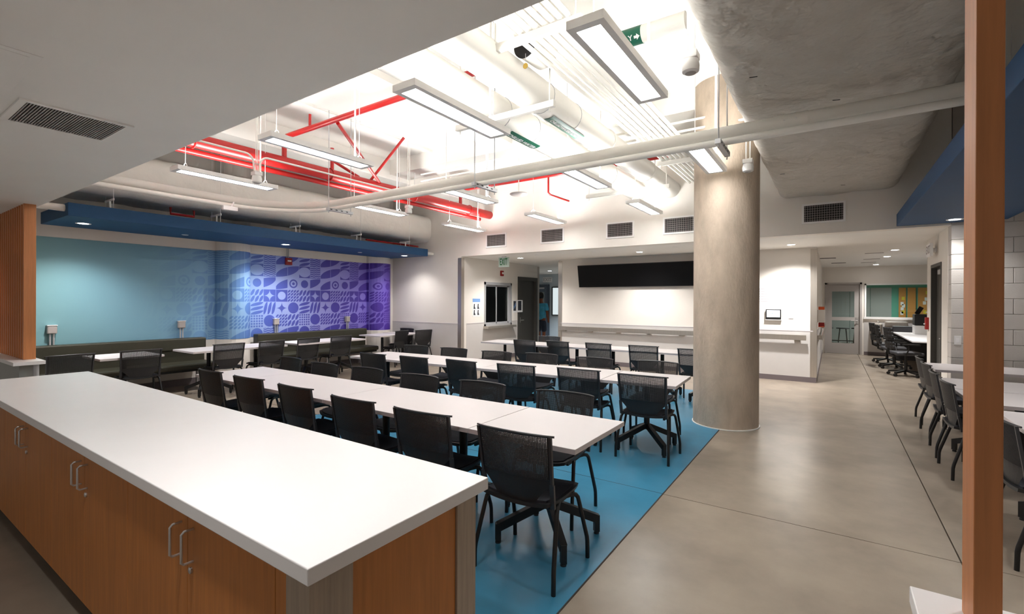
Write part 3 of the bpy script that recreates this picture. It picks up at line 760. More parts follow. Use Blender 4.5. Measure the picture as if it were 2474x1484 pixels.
pipe('conduit_run', run(4.36, -7.20, 1.0, 2.915), .030, PIPEW, 'thin white pipe slung under the thick cross pipe')
def strut(x, lab):
    t = thing('strut_hanger', lab, 'hanger', (x, 4.40, 2.87), group='strut hangers on the cross pipe')
    G().box(-.022, .022, -.24, .20, -.02, .02).build('channel', ALU, t)
    for k in range(4): G().box(-.0225, .0225, -.2+k*.09, -.165+k*.09, -.006, .006).build('slot', VENTD, t)
    for yy in (-.21, .17): G().tube([(0, yy, -.05), (0, yy, ZC-2.87)], .006, 6).build('rod', ALU, t)
for i, x in enumerate((-.78, -3.35, -6.05)): strut(x, 'slotted strut hanger holding the white cross pipes, %s from the column' % ordinal(i))
# red sprinkler main and branches
XM = -6.47
rm = thing('sprinkler_main', 'thick red sprinkler main running to the back wall', 'pipe')
G().tube([(XM, 1.45, 3.50), (XM, YB, 3.50)], .088, 20).build('pipe_body', RED, rm, True)
for y in (2.6, 4.5, 6.3, 7.9):
    G().tube([(XM+.10*math.cos(a), y, 3.5+.10*math.sin(a)) for a in [2*PI*k/14 for k in range(15)]], .008, 6).build('clevis_ring', RED, rm)
    G().tube([(XM, y, 3.6), (XM, y, 3.94)], .006, 6).build('rod', PLASTW, rm)
pipe('sprinkler_line', [(XM-.13, 1.45, 3.39), (XM-.13, 8.45, 3.39)], .038, RED, 'thinner red pipe slung below the sprinkler main')
br1 = pipe('sprinkler_branch', [(-6.40, 3.76, 3.87), (-2.8, 3.76, 3.87)], .036, RED, 'red branch pipe crossing above the pendant row by the island')
pipe('sprinkler_branch', [(-6.40, 7.62, 3.87), (-2.15, 7.62, 3.87)], .034, RED, 'red branch pipe crossing above the pendant row by the back wall')
for y, n in ((3.76, 'island'), (7.62, 'back wall')):
    pipe('sprinkler_riser', [(XM, y, 3.585), (XM, y, 3.87), (-6.39, y, 3.87)], .034, RED, 'short red riser from the main to the branch near the %s' % n)
pipe('sprinkler_riser', [(XM-.02, 4.55, 3.58), (XM-.02, 4.55, 3.93)], .03, RED, 'short red riser above the middle of the main')
pipe('sway_brace', [(-5.30, 3.80, 3.84), (XM+.04, 5.45, 3.56)], .024, RED, 'red diagonal brace from the branch down to the main', 'brace')
pipe('sway_brace', [(-5.95, 5.55, 4.28), (-6.58, 5.28, 3.50)], .022, RED, 'red diagonal brace from the ceiling crossing behind the main', 'brace')
pipe('sway_brace', [(-6.9, 4.6, 3.95), (XM, 5.05, 3.58)], .022, RED, 'short dark red brace between beam and main', 'brace')
pipe('sprinkler_drop', [(-4.35, 7.62, 3.84), (-4.35, 7.62, 3.56), (-4.33, 7.66, 3.52), (-4.25, 8.25, 3.50)], .018, RED, 'thin red drop pipe below the back branch', seg=10)
G().tube([(-5.85, 3.76, 3.90), (-5.85, 3.76, 4.06)], .018, 10).build('sprinkler_head', RED, br1, True)
pipe('sprinkler_line', [(-8.62, 3.15, 3.0), (-8.62, 3.15, 2.90), (-8.62, 3.48, 2.90), (-8.62, 3.48, 3.0)], .018, RED, 'small red pipe loop below the paler duct over the blue canopy', seg=8)
pipe('sprinkler_line', [(-8.60, 6.9, 2.90), (-8.60, 8.5, 2.90)], .018, RED, 'thin red pipe below the paler duct near the back wall', seg=8)
# insulated chilled water pipes on trapeze hangers
def big_pipe(x, z, r, lab, txt, ylab, w=.62):
    t = thing('insulated_pipe', lab, 'pipe')
    G().tube([(x, 1.45, z), (x, YB, z)], r, 28).build('pipe_body', PIPEW, t, True)
    for y in (2.4, 5.6, 7.2): G().tube([(x, y, z), (x, y+.03, z)], r+.012, 28).build('joint_band', PIPEW, t, True)
    for y in (ylab-.15, ylab+.45): G().tube([(x+(r+.002)*math.cos(a), y, z+(r+.002)*math.sin(a)) for a in [2*PI*k/24 for k in range(25)]], .004, 5).build('strap', ALU, t)
    g = G(); n = 8; a0, a1 = -PI/2-.42, -PI/2+.42
    for k in range(n):
        p = [(x+(r+.006)*math.cos(a0+(a1-a0)*q/n), z+(r+.006)*math.sin(a0+(a1-a0)*q/n)) for q in (k, k+1)]
        g.quad([(p[0][0], ylab, p[0][1]), (p[1][0], ylab, p[1][1]), (p[1][0], ylab+w, p[1][1]), (p[0][0], ylab+w, p[0][1])])
    lb = g.build('pipe_label', GREEN, t); lb['label'] = 'green pipe marker with white lettering'
    text_mesh(txt, w/len(txt)*1.55, 'lettering', PAPER, t, basis((0, 1, 0), (1, 0, 0), (x, ylab+w/2, z-r-.0085)))
big_pipe(-3.02, 3.60, .17, 'white insulated pipe marked chilled water, on the mural side', 'CHILLED WATER', 4.35)
big_pipe(-2.40, 3.57, .155, 'white insulated pipe marked chilled water supply, nearer the conduits', 'CHILLED WATER SUPPLY', 4.20, .72)
sg = thing('supply_pipe', 'short white pipe with green supply marker near the column', 'pipe')
G().tube([(-1.95, 4.22, 3.98), (-1.05, 4.22, 3.98)], .075, 18).build('pipe_body', PIPEW, sg, True)
G().tube([(-1.74, 4.22, 3.98), (-1.43, 4.22, 3.98)], .078, 18, False).build('pipe_label', GREEN, sg, True)
text_mesh('SUPPLY', .065, 'lettering', PAPER, sg, basis((1, 0, 0), (0, -.55, .835), (-1.61, 4.22-.081*.835, 3.98-.081*.55)))
G().prism([(-.025, -.011), (0, -.011), (0, -.026), (.028, 0), (0, .026), (0, .011), (-.025, .011)], 0, .001).build('arrow_mark', PAPER, sg).matrix_local = basis((1, 0, 0), (0, -.55, .835), (-1.465, 4.22-.081*.835, 3.98-.081*.55))
def trapeze(x0, x1, y, z, lab, rods=None):
    t = thing('trapeze_hanger', lab, 'hanger', ((x0+x1)/2, y, z), group='trapeze hangers'); a = (x1-x0)/2
    G().box(-a, a, -.022, .022, -.06, .0).build('channel', PIPEW, t)
    for s in (-1, 1): G().tube([(s*(a-.05), 0, -.10), (s*(a-.05), 0, ZC-z)], .007, 6).build('rod', PIPEW, t)
trapeze(-3.30, -2.12, 3.82, 3.40, 'white trapeze channel under the chilled water pipes near the island')
trapeze(-3.55, -2.12, 7.55, 3.40, 'white trapeze channel under the chilled water pipes near the back wall')
trapeze(-2.32, -1.50, 3.10, 3.62, 'white trapeze channel under the conduit rack near the island')
trapeze(-2.15, -1.50, 7.05, 3.62, 'white trapeze channel under the conduit rack near the back wall')
for i in range(8): pipe('electrical_conduit', [(-2.08+i*.068, 1.45, 3.645), (-2.08+i*.068, YB, 3.645)], .021, PIPEW, 'white conduit in the overhead rack, %s from the chilled water pipes' % ordinal(i), 'conduit', 'conduits in the overhead rack', 10)
for i, z in enumerate((3.72, 3.84)): pipe('electrical_conduit', [(-6.2, 6.2, z), (-.8, 6.2, z)], .016, PIPEW, 'thin white conduit strung across the beam, %s' % ('lower' if i == 0 else 'upper'), 'conduit', None, 8)
pipe('electrical_conduit', [(-6.06, 1.45, 4.27), (-6.06, 6.33, 4.27)], .012, PIPEW, 'thin conduit clipped under the slab beside the main', 'conduit', None, 8)
pipe('electrical_conduit', [(-.92, 1.45, 4.0), (-.92, 6.1, 4.0)], .014, PIPEW, 'thin conduit clipped beside the wrapped duct', 'conduit', None, 8)
# round open duct end with brass tag
od = thing('open_duct', 'round white duct stub with a black end and brass tag above the first pendant', 'duct', (-2.17, 3.38, 3.72))
G().tube([(0, .008, 0), (0, .30, .02), (0, .36, .06), (0, .38, .12), (0, .38, ZC-3.72)], .100, 24).build('stub', PIPEW, od, True)
G().tube([(0, 0, 0), (0, .01, 0)], .105, 28).build('end_cap', mat('black_mesh', (26, 22, 24), .9), od)
G().tube([(.02, -.01, -.08), (.02, -.01, -.16)], .002, 5).build('tag_chain', ALU, od)
G().tube([(.02, -.014, -.185), (.02, -.008, -.185)], .024, 16).build('tag', mat('brass', (190, 160, 80), .4, .8), od)
# sensors and boxes
def sensor(x, y, z, lab, loop=False):
    t = thing('occupancy_sensor', lab, 'sensor', (x, y, z))
    G().lathe([(.035, 0), (.055, .012), (.058, .05), (.05, .09)], seg=20).build('sensor_head', PLASTW, t, True)
    G().lathe([(.0, -.004), (.03, -.002), (.036, .0)], seg=20, closed=False).build('lens', VENTG, t, True)
    G().box(-.05, .05, -.05, .05, .09, .14).build('junction_box', PLASTW, t, bevel=.006)
    if loop:
        for s in (-1, 1): G().tube([(0, s*.03, .14), (0, s*.04, .24)] + [(0, s*(.14-.10*math.cos(a)), .24+.10*math.sin(a)) for a in [PI*k/12 for k in range(1, 7)]] + [(0, s*2.2, .34)], .013, 8).build('conduit_loop', PIPEW, t, True)
    for dx in (-.02, .02): G().tube([(dx, 0, .14), (dx, 0, ZC-z)], .006, 6).build('stem', PIPEW, t)
sensor(-.80, 3.34, 3.10, 'white hanging occupancy sensor between the pendant and the wrapped duct')
sensor(-5.85, 3.05, 2.98, 'white hanging sensor with looped conduits in front of the red main', True)
sensor(-5.95, 5.66, 3.02, 'white hanging sensor over the middle pendant row near the mural')
sensor(-.77, 5.78, 2.98, 'white hanging sensor in front of the concrete column')
cmr = thing('camera_box', 'small white security camera clamped to the cross pipe bend', 'camera', (-7.16, 3.35, 2.86))
G().box(-.03, .03, -.10, .10, -.03, .03).build('camera_body', PLASTW, cmr, bevel=.008)
G().tube([(0, .02, .03), (0, .06, .10)], .012, 8).build('mount', PLASTW, cmr)
sp = thing('speaker_disc', 'flat grey oval wireless access point below the cross pipe', 'access point', (-4.60, 7.0, 3.42))
G().lathe([(.0, .0), (.14, .004), (.16, .02), (.15, .035), (.0, .045)], seg=28, closed=False).build('shell', VENTG, sp, True)
G().tube([(0, 0, .04), (0, 0, ZC-3.42)], .008, 8).build('stem', PIPEW, sp)

# ================================================================ VENTS
def wall_vent(x0, x1, z0, z1, lab):
    t = thing('wall_grille', lab, 'vent', ((x0+x1)/2, YB, (z0+z1)/2), group='supply grilles in the back wall'); a, b = (x1-x0)/2, (z1-z0)/2
    G().box(-a, a, -.006, 0, -b, b).build('backing', VENTD, t)
    G().box(-a-.03, -a, -.015, 0, -b-.03, b+.03).box(a, a+.03, -.015, 0, -b-.03, b+.03).box(-a, a, -.015, 0, -b-.03, -b).box(-a, a, -.015, 0, b, b+.03).build('frame', PLASTW, t)
    n = 16
    g = G().box(-.0022, .0022, -.013, -.007, -b, b); me = g.mesh('blade', VENTG)
    for k in range(n):
        o = bpy.data.objects.new('blade', me); COL.objects.link(o); o.parent = t; o.location = (-a+2*a*(k+.5)/n, 0, 0)
    g = G().box(-a, a, -.0115, -.0075, -.002, .002); me2 = g.mesh('cross_blade', VENTG)
    for k in range(7):
        o = bpy.data.objects.new('cross_blade', me2); COL.objects.link(o); o.parent = t; o.location = (0, 0, -b+2*b*(k+.5)/7)
for i, (a, b) in enumerate(((-.36, .14), (-2.51, -2.01), (-3.61, -3.11), (-5.09, -4.59), (-6.54, -6.03))):
    wall_vent(a, b, 2.79, 3.04, 'grey supply grille in the back wall, %s from the block wall' % ordinal(i))
cv = thing('ceiling_grille', 'slatted return grille in the low soffit over the counter', 'vent', (-3.75, .845, ZS))
G().box(-.215, .215, -.212, .212, -.004, .0).build('backing', VENTD, cv)
G().box(-.245, -.215, -.245, .245, -.010, 0).box(.215, .245, -.245, .245, -.010, 0).box(-.215, .215, -.245, -.212, -.010, 0).box(-.215, .215, .212, .245, -.010, 0).build('frame', CEIL, cv)
sl = G().box(-.215, .215, -.0028, .0028, -.0095, -.0045).mesh('slat', VENTG)
for k in range(34):
    o = bpy.data.objects.new('slat', sl); COL.objects.link(o); o.parent = cv; o.location = (0, -.205+.41*k/33, 0)
ap = thing('access_panel', 'flush square access panel in the low soffit', 'panel', (-3.14, .26, ZS))
G().box(-.30, .30, -.30, .30, -.004, 0).build('panel_frame', CEIL, ap, bevel=.002)
G().box(-.265, .265, -.265, .265, -.006, -.003).build('panel_door', CEIL, ap, bevel=.002)
for i, (x, y, v) in enumerate(((-.08, 13.6, 0), (.15, 15.4, 0), (.75, 12.7, 1), (.80, 14.4, 1), (.8, 15.6, 1))):
    tag(G().box(x-.16, x+.16, y-.06, y+.06, ZS-.006, ZS).build('slot_diffuser', VENTG if v else VENTD), 'narrow slot diffuser in the corridor ceiling, %s' % ordinal(i), 'vent', 'slot diffusers in the corridor ceiling')
for i, x in enumerate((-5.6, -4.9, -4.2, -2.5)):
    tag(G().lathe([(0, -.004), (.045, -.004), (.05, 0)], (x, 9.3, ZS), 20, False).build('sprinkler_cover', PLASTW), 'small round sprinkler cover in the alcove soffit, %s from the exit sign' % ordinal(i), 'sprinkler', 'sprinkler covers')

# ================================================================ WALL FITTINGS
tv = thing('wall_display', 'long black display tilted forward on the white alcove wall', 'display', (-3.40, YT, 2.18))
mt = Matrix.Rotation(math.radians(11), 4, 'X')
G().box(-1.80, 1.80, -.14, -.09, -.27, .27, mt).build('display_housing', BLACK, tv, bevel=.004)
G().box(-1.785, 1.785, -.143, -.139, -.257, .257, mt).build('screen', TVM, tv)
for x in (-1.2, 0, 1.2): G().box(x-.1, x+.1, -.10, .0, -.10, .10).build('bracket', BLACK, tv)
def rail(x0, x1, lab):
    t = thing('crash_rail', lab, 'rail', ((x0+x1)/2, YT, .86)); a = (x1-x0)/2
    G().box(-a, a, -.10, -.085, -.05, .05).box(-a, a, -.10, -.07, .045, .05).box(-a, a, -.10, -.07, -.05, -.045).build('rail_face', STEEL, t, bevel=.003)
    n = max(2, int((x1-x0)/.75))
    for k in range(n+1):
        x = -a+.15+(2*a-.3)*k/n; G().box(x-.05, x+.05, -.085, 0, -.075, .02).build('bracket', STEEL, t)
rail(XT0+.04, XT1-.16, 'brushed steel crash rail along the display wall')
tb = thing('wall_tablet', 'wall mounted tablet with a white screen near the corridor corner', 'tablet', (-.96, YT, 1.30))
G().box(-.135, .135, -.05, -.02, -.10, .10).build('tablet_case', BLACK, tb, bevel=.006)
G().box(-.115, .115, -.0515, -.0498, -.055, .082).build('screen', emit_mat('tablet_screen', (.86, .92, 1), 1.1), tb)
G().box(-.14, .14, -.045, -.005, -.115, -.10).build('shelf', PLASTW, tb)
G().box(-.06, .06, -.02, 0, -.06, .06).build('mount', PLASTW, tb)
for dx, dz, w, h in ((-.02, .02, .014, .02), (-.02, -.005, .05, .004), (.09, .045, .012, .016)): G().box(dx-w/2, dx+w/2, -.0525, -.0514, dz-h/2, dz+h/2).build('screen_mark', BLUEI, tb)
def switch(name, lab, x, y, z, w=.08, h=.12):
    t = thing(name, lab, 'switch', (x, y, z))
    G().box(-w/2, w/2, -.008, 0, -h/2, h/2).build('plate', PLASTW, t, bevel=.002)
    G().box(-w/5, w/5, -.012, -.007, -h/4, h/4).build('rocker', WHITE, t)
switch('light_switch', 'white switch plate beside the wall tablet', -.66, YT, 1.28)
switch('light_switch', 'white switch plate on the block wall by the dark door', 1.39+.02, YB, 1.04, .07, .12)
lt = thing('wall_lettering', 'small grey block of text on the wall above the tablet', 'lettering', (-1.08, YT, 1.68))
for k, w in enumerate((.16, .22, .24, .2, .26, .28)): G().box(-.16, -.16+w, -.0015, 0, .12-k*.05, .137-k*.05).build('text_line', GREYT, lt)
# exit sign
ex = thing('exit_sign', 'green on white exit sign hanging from the alcove soffit', 'sign', (-6.44, 9.18, ZS))
G().box(-.145, .145, -.02, .02, -.25, -.02).build('sign_panel', EXITW, ex, bevel=.004)
G().box(-.05, .05, -.03, .03, -.03, 0).build('canopy', PLASTW, ex)
text_mesh('EXIT', .225, 'lettering', EXITG, ex, basis((1, 0, 0), (0, 0, 1), (0, -.022, -.135)) @ Matrix.Diagonal((.47, 1, 1, 1)))
st = thing('fire_strobe', 'small red fire strobe below the exit sign on the alcove wall', 'alarm', (XA, 10.30, 2.28))
G().box(0, .04, -.06, .06, -.07, .07).build('body', REDD, st, bevel=.004); G().box(.04, .055, -.03, .03, -.02, .03).build('strobe_lens', PLASTW, st)
st = thing('fire_strobe', 'red fire strobe with conduit on the violet mural', 'alarm', (XL+.005, 5.72, 2.38))
G().box(0, .05, -.07, .07, -.08, .07).build('body', REDD, st, bevel=.004); G().box(.05, .065, -.04, .04, -.01, .02).build('strobe_lens', PLASTW, st)
for dy in (-.018, .018): G().tube([(.02, dy-.02, .07), (.02, dy-.02, .45)], .008, 8).build('conduit', ALU, st, True)
st = thing('fire_pull', 'red fire alarm pull station on the corridor return wall', 'alarm', (XR, 10.42, 1.2))
G().box(-.045, 0, -.05, .05, -.10, .10).build('body', REDD, st, bevel=.004); G().box(-.06, -.045, -.03, .03, -.02, .0).build('lever', PAPER, st)
es = thing('exit_sign', 'pale exit sign projecting above the dark door by the block wall', 'sign', (XR, 9.72, 2.36))
G().box(-.10, -.06, -.16, .16, -.10, .10).build('sign_panel', PLASTW, es, bevel=.004); G().box(-.06, 0, -.05, .05, -.03, .03).build('arm', PLASTW, es)
text_mesh('EXIT', .17, 'lettering', GREYT, es, basis((0, -1, 0), (0, 0, 1), (-.101, 0, 0)))
es = thing('exit_sign', 'pale exit sign above the blue-grey corridor door', 'sign', (-9.25, 16.2, 2.38))
G().box(-.2, .2, -.05, 0, -.10, .10).build('sign_panel', PLASTW, es, bevel=.004)
text_mesh('EXIT', .18, 'lettering', GREYT, es, basis((1, 0, 0), (0, 0, 1), (0, -.052, 0)))
# posters on the alcove wall
def poster(y0, y1, z0, z1, lab, kind):
    t = thing('poster', lab, 'poster', (XA+.001, (y0+y1)/2, (z0+z1)/2)); a, b = (y1-y0)/2, (z1-z0)/2
    G().box(0, .002, -a, a, -b, b).build('sheet', PAPER, t)
    if kind:
        G().box(.002, .003, -a, a, b*.62, b).build('print_band', BLUEI, t)
        for s in (-1, 1):
            for zz in (-.55, .12):
                G().prism([(s*a*.5-a*.26, zz*b-b*.26), (s*a*.5+a*.28, zz*b-b*.26), (s*a*.5+a*.06, zz*b+b*.02), (s*a*.5+a*.1, zz*b+b*.3), (s*a*.5-a*.14, zz*b+b*.3)], .002, .003, 'x').build('print_figure', INK, t)
    else:
        G().box(.002, .003, -a*.8, a*.5, -b*.7, b*.9).build('print_block', INK, t)
        for k in range(3): G().box(.003, .004, -a*.6+k*a*.35, -a*.45+k*a*.35, -b*.4+k*b*.2, b*.1+k*b*.25).build('print_figure', BLUEI, t)
poster(9.08, 9.38, 1.15, 1.60, 'white instruction poster with four dark figures left of the service window', True)
poster(10.86, 11.06, 1.22, 1.56, 'small white notice between the service window and the dark door', False)
pn = thing('poster', 'dark photo poster hanging edge-on at the dark door frame', 'poster', (XA+.03, 11.16, 1.40))
G().box(0, .003, -.12, .14, -.17, .17).build('sheet', PAPER, pn); G().box(.003, .004, -.10, .08, -.12, .15).build('print_block', INK, pn)
# bench outlets: small cup on a twin conduit
for i, (y, z) in enumerate(((2.00, 1.13), (3.70, 1.14), (5.44, 1.13), (7.20, 1.13))):
    t = thing('outlet_post', 'grey outlet cup on thin conduits above the wall bench, %s from the slat screen' % ordinal(i), 'outlet', (XL+.01, y, 0), group='outlets above the wall bench')
    G().box(.0, .07, -.055, .055, z-.10, z+.02).build('outlet_cup', VENTG, t, bevel=.012)
    G().box(.0, .075, -.058, .058, z+.02, z+.03).build('lid', PLASTW, t)
    for dy in (-.02, .02): G().tube([(.035, dy, .45), (.035, dy, z-.10)], .012, 8).build('conduit', ALU, t, True)

# ================================================================ CORRIDOR THINGS
fo = thing('drinking_fountain', 'stainless drinking fountain on the far corridor wall', 'fountain', (1.06, YF, .92))
G().box(-.14, .14, -.32, 0, -.20, .02).build('basin', STEEL, fo, bevel=.03)
G().tube([(.06, -.2, .02), (.06, -.2, .07), (.02, -.2, .085)], .01, 8).build('spout', CHROME, fo)
fo = thing('bottle_filler', 'long stainless drinking trough beside the fountain', 'fountain', (1.48, YF, .98))
G().box(-.22, .28, -.28, 0, -.12, .02).build('basin', STEEL, fo, bevel=.02)
G().box(-.2, .26, -.26, -.02, .02, .024).build('drip_tray', CHROME, fo)
dk = thing('office_desk', 'white topped desk with black end cabinet along the corridor', 'desk', (1.78, 14.9, 0))
G().box(-.40, .60, -2.2, 1.75, .72, .75).build('desk_top', WHITE, dk, bevel=.003)
G().box(-.40, .55, 1.45, 1.76, 0, .90).build('end_cabinet', PLASG, dk, bevel=.004)
for y in (-2.0, -.4): G().box(.45, .5, y, y+.05, 0, .72).build('leg', BLACK, dk)
pr = thing('printer', 'white and black printer on the corridor desk', 'printer', (1.95, 15.7, .75))
G().box(-.22, .22, -.22, .22, 0, .22).build('printer_base', PLASTW, pr, bevel=.01); G().box(-.22, .22, -.2, .2, .22, .50).build('printer_top', BLACK, pr, bevel=.02)
G().bar((-.15, .1, .5), (-.05, .12, .68), .02, .10).build('paper_tray', BLACK, pr)
mo = thing('monitor', 'black computer monitor on the corridor desk', 'monitor', (2.0, 13.6, .75))
G().box(-.02, .02, -.27, .27, .16, .50).build('monitor_panel', BLACK, mo, bevel=.004); G().box(-.0215, -.0195, -.255, .255, .175, .485).build('screen', TVM, mo); G().tube([(.03, 0, 0), (.03, 0, .3)], .02, 10).build('stand', BLACK, mo); G().lathe([(.11, 0), (.11, .012)], seg=20).build('foot', BLACK, mo)
fan = thing('task_lamp', 'pale curved desk lamp beside the printer', 'lamp', (2.12, 15.2, .75))
G().tube([(0, 0, 0), (0, 0, .35), (.0, .02, .5)], .012, 8).build('stem', PLASTW, fan); G().tube([(-.22, 0, .56), (-.08, .0, .57), (.05, 0, .50), (.10, 0, .42)], [.012, .03, .03, .012], 8).build('head', PLASTW, fan, True); G().lathe([(.08, 0), (.08, .015)], seg=16).build('foot', PLASTW, fan)
oc = thing('office_chair', 'chair', 'chair', group='office chairs at the corridor desk')
G().lathe([(.03, .09), (.03, .28), (.02, .28), (.02, .44)], seg=14).build('gas_lift', BLACK, oc, True)
for k in range(5):
    a = 2*PI*k/5+.3; c, s = math.cos(a), math.sin(a)
    ar = G().bar((c*.02, s*.02, .11), (c*.30, s*.30, .075), .045, .035).build('base_arm', BLACK, oc)
    w = G().tube([(c*.30-s*.022, s*.30+c*.022, .03), (c*.30+s*.022, s*.30-c*.022, .03)], .03, 12).build('caster', BLACK, ar, True)
G().box(-.24, .24, -.24, .24, .44, .51).build('seat', PLASG, oc, bevel=.03)
G().tube([(0, -.2, .42), (0, -.30, .46), (0, -.31, .60)], .022, 8).build('back_bar', BLACK, oc, True)
g = G(); prev = None
for k in range(7):
    z = .58+.44*k/6; row = [(.22*u*(1-.05*(k-3)**2/9), -.30-.05*(k/6)+.04*u*u, z) for u in (-1, -.66, -.33, 0, .33, .66, 1)]
    if prev:
        for i in range(6): g.quad([prev[i], prev[i+1], row[i+1], row[i]])
    prev = row
bk = g.build('backrest', PLAS, oc, True); md = bk.modifiers.new('solid', 'SOLIDIFY'); md.thickness = .025
for s in (-1, 1): G().tube([(s*.24, -.08, .46), (s*.29, -.06, .58), (s*.29, -.06, .66)], .014, 8).box(s*.29-.04, s*.29+.04, -.16, .12, .66, .69).build('armrest', BLACK, oc)
om = kidmap(oc)
for i, (x, y, a) in enumerate(((1.30, 12.9, -75), (1.22, 14.2, -85), (1.18, 15.4, -80))):
    o = oc if i == 0 else copy_tree(oc, om)
    o.location = (x, y, 0); o.rotation_euler = (0, 0, math.radians(a)); o['label'] = 'black swivel office chair at the corridor desk, %s from the dark door' % ordinal(i)
# dispensers at the corridor corner
ds = thing('sanitizer_dispenser', 'grey dispenser with red tip on the corridor side of the display wall end', 'dispenser', (XT1, 11.6, 1.15))
G().box(0, .13, -.07, .07, -.02, .24).build('body', PLASTW, ds, bevel=.01); G().box(.02, .12, -.06, .06, -.10, -.02).build('tip', REDD, ds, bevel=.01)
ds = thing('glove_boxes', 'stack of orange and white glove boxes on the corridor wall', 'box rack', (XT1, 12.5, 1.2))
for k, mm in enumerate((ORANGE, PAPER, ORANGE, PAPER, ORANGE)): G().box(0, .11, -.12, .12, -.2+k*.09, -.115+k*.09).build('glove_box', mm, ds)
ds = thing('crash_rail', 'steel crash rail end turning into the corridor', 'rail', (XT1, 11.1, .86))
G().box(.085, .10, -.2, 5.6, -.05, .05).build('rail_face', STEEL, ds); G().box(0, .085, 0, .1, -.05, .03).build('bracket', STEEL, ds); G().box(0, .085, 4.8, 4.9, -.05, .03).build('bracket', STEEL, ds)
# teal room: cork boards, high table and stools
for i, (x, w) in enumerate(((1.87, .19), (2.11, .21), (2.42, .30))):
    t = thing('cork_board', 'tan cork board on the teal room wall, %s from the grey panels' % ordinal(i), 'cork board', (x+.1, 20.52, 1.42), group='cork boards in the teal room')
    G().box(-w/2, w/2, 0, .03, -.62, .62).build('board', CORK, t)
    if i != 1:
        rnd = random.Random(i)
        for k in range(6): xx, zz = rnd.uniform(-w/2+.05, w/2-.06), rnd.uniform(-.5, .5); G().box(xx-.04, xx+.04, -.004, 0, zz-.05, zz+.06).build('note', PAPER if k % 3 else mat('yellow_note', (220, 200, 60), .8), t)
ht = thing('high_table', 'dark high table in the teal room seen through the door glass', 'table', (.32, 19.2, 0))
G().box(-.75, .75, -.35, .35, .98, 1.02).build('table_top', PLASG, ht)
for sx in (-.65, .65):
    for sy in (-.28, .28): G().tube([(sx, sy, 0), (sx, sy, .98)], .022, 8).build('leg', BLACK, ht)
G().box(-.65, .65, -.02, .02, .25, .28).build('stretcher', BLACK, ht)
so = thing('bar_stool', 'stool', 'stool', group='stools at the high table')
G().lathe([(.17, .70), (.18, .715), (.17, .73)], seg=20).build('seat', PLASG, so, True)
for k in range(4):
    a = PI/4+k*PI/2; G().tube([(.11*math.cos(a), .11*math.sin(a), .70), (.2*math.cos(a), .2*math.sin(a), 0)], .013, 8).build('leg', BLACK, so)
G().tube([(.165*math.cos(2*PI*k/16), .165*math.sin(2*PI*k/16), .25) for k in range(17)], .009, 6).build('foot_ring', CHROME, so)
sm = kidmap(so)
for i, (x, y) in enumerate(((-.12, 18.5), (.30, 18.4), (.70, 18.55))):
    o = so if i == 0 else copy_tree(so, sm); o.location = (x, y, 0); o['label'] = 'black stool in front of the high table, %s from the door hinges' % ordinal(i)
# office behind the service window
b = thing('waste_bin', 'white waste bin behind the service window', 'bin', (-7.9, 9.95, .0))
G().box(-.3, .3, -.4, .4, 0, .85).build('cabinet', PANELG, b); G().lathe([(.10, .85), (.13, 1.12), (.12, 1.12), (.09, .87)], seg=20).build('bin_body', PLASTW, b, True)
tc_ = thing('desk_chair', 'teal upholstered chair back behind the service window', 'chair', (-8.1, 10.9, 0))
G().box(-.25, .25, -.25, .25, .42, .52).build('seat', TEALW, tc_, bevel=.03); G().box(-.25, -.16, -.25, .25, .52, 1.22).build('backrest', TEALW, tc_, bevel=.04); G().tube([(0, 0, .05), (0, 0, .42)], .03, 10).build('post', BLACK, tc_); G().lathe([(.25, 0), (.25, .05)], seg=20).build('base', BLACK, tc_)

# ================================================================ PERSON in the corridor, seen from behind
def skin_mesh(name, pts, edges, radii, m, parent, sub=2, root=0):
    me = bpy.data.meshes.new(name); me.from_pydata([tuple(p) for p in pts], edges, []); me.materials.append(m)
    o = bpy.data.objects.new(name, me); COL.objects.link(o); o.parent = parent
    sk = o.modifiers.new('skin', 'SKIN'); sk.use_smooth_shade = True
    for i, r in enumerate(radii):
        r = r if isinstance(r, tuple) else (r, r); me.skin_vertices[0].data[i].radius = r
        me.skin_vertices[0].data[i].use_root = (i == root)
    s = o.modifiers.new('sub', 'SUBSURF'); s.levels = sub; s.render_levels = sub
    return o
SKIN = mat('brown_skin', (142, 84, 58), .6); SHIRT = mat('cyan_shirt', (84, 186, 224), .8, noise=.22, scale=14); SHORT = mat('navy_shorts', (44, 52, 70), .85); HAIR = mat('black_hair', (20, 16, 16), .7); SHOE = mat('dark_shoe', (38, 36, 38), .7)
pe = thing('person', 'person in cyan patterned shirt and navy shorts walking away down the corridor', 'person', (-7.74, 13.1, 0), math.radians(6))
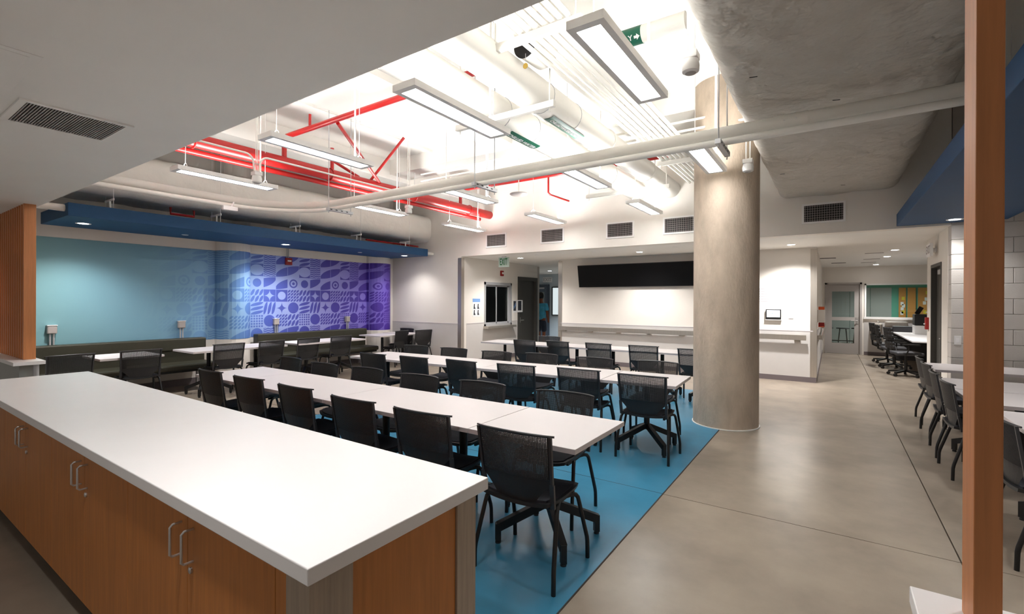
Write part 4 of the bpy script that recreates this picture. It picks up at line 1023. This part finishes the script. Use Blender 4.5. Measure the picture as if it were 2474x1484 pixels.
P = [(0, 0, .95), (0, .0, 1.15), (0, .0, 1.38), (0, .01, 1.50), (0, .015, 1.56), (0, .02, 1.64), (0, .02, 1.75),
     (.18, 0, 1.42), (.235, -.02, 1.16), (.23, .08, .93), (.225, .12, .85),
     (-.18, 0, 1.42), (-.235, -.02, 1.16), (-.22, .08, .93), (-.215, .12, .85),
     (.095, 0, .88), (.10, .04, .50), (.10, -.03, .10), (.10, .09, .035),
     (-.095, 0, .88), (-.10, .10, .50), (-.10, .08, .10), (-.10, .20, .035)]
E_ = [(0, 1), (1, 2), (2, 3), (3, 4), (4, 5), (5, 6), (2, 7), (7, 8), (8, 9), (9, 10), (2, 11), (11, 12), (12, 13), (13, 14), (0, 15), (15, 16), (16, 17), (17, 18), (0, 19), (19, 20), (20, 21), (21, 22)]
Rr = [(.15, .11), (.14, .10), (.15, .10), (.07, .06), .052, (.075, .09), (.06, .07), .055, .042, .033, .03, .055, .042, .033, .03, .085, .055, .04, .035, .085, .055, .04, .035]
skin_mesh('body', P, E_, Rr, SKIN, pe)
skin_mesh('shirt', [(0, 0, .90), (0, 0, 1.12), (0, 0, 1.38), (0, .01, 1.47), (.185, 0, 1.42), (.235, -.015, 1.22), (-.185, 0, 1.42), (-.235, -.015, 1.22)], [(0, 1), (1, 2), (2, 3), (2, 4), (4, 5), (2, 6), (6, 7)], [(.19, .145), (.175, .13), (.175, .125), (.08, .075), .078, .07, .078, .07], SHIRT, pe)
skin_mesh('shorts', [(0, 0, .98), (0, 0, .90), (.10, .0, .82), (.105, .03, .54), (-.10, .0, .82), (-.105, .085, .54)], [(0, 1), (1, 2), (2, 3), (1, 4), (4, 5)], [(.165, .125), (.17, .13), .105, .088, .105, .088], SHORT, pe)
g = G(); g.lathe([(.0, .135), (.05, .125), (.085, .085), (.098, .03), (.095, -.03), (.075, -.07), (.0, -.08)], (0, -.008, 1.70), 20, False).build('hair', HAIR, pe, True)
g = G(); g.lathe([(.0, .05), (.035, .04), (.05, .0), (.035, -.04), (.0, -.05)], (.0, -.115, 1.71), 14, False).build('hair_bun', HAIR, pe, True)
for s, yy in ((1, .02), (-1, .13)): G().box(s*.10-.045, s*.10+.045, yy-.09, yy+.17, 0, .075).build('shoe', SHOE, pe, bevel=.03)
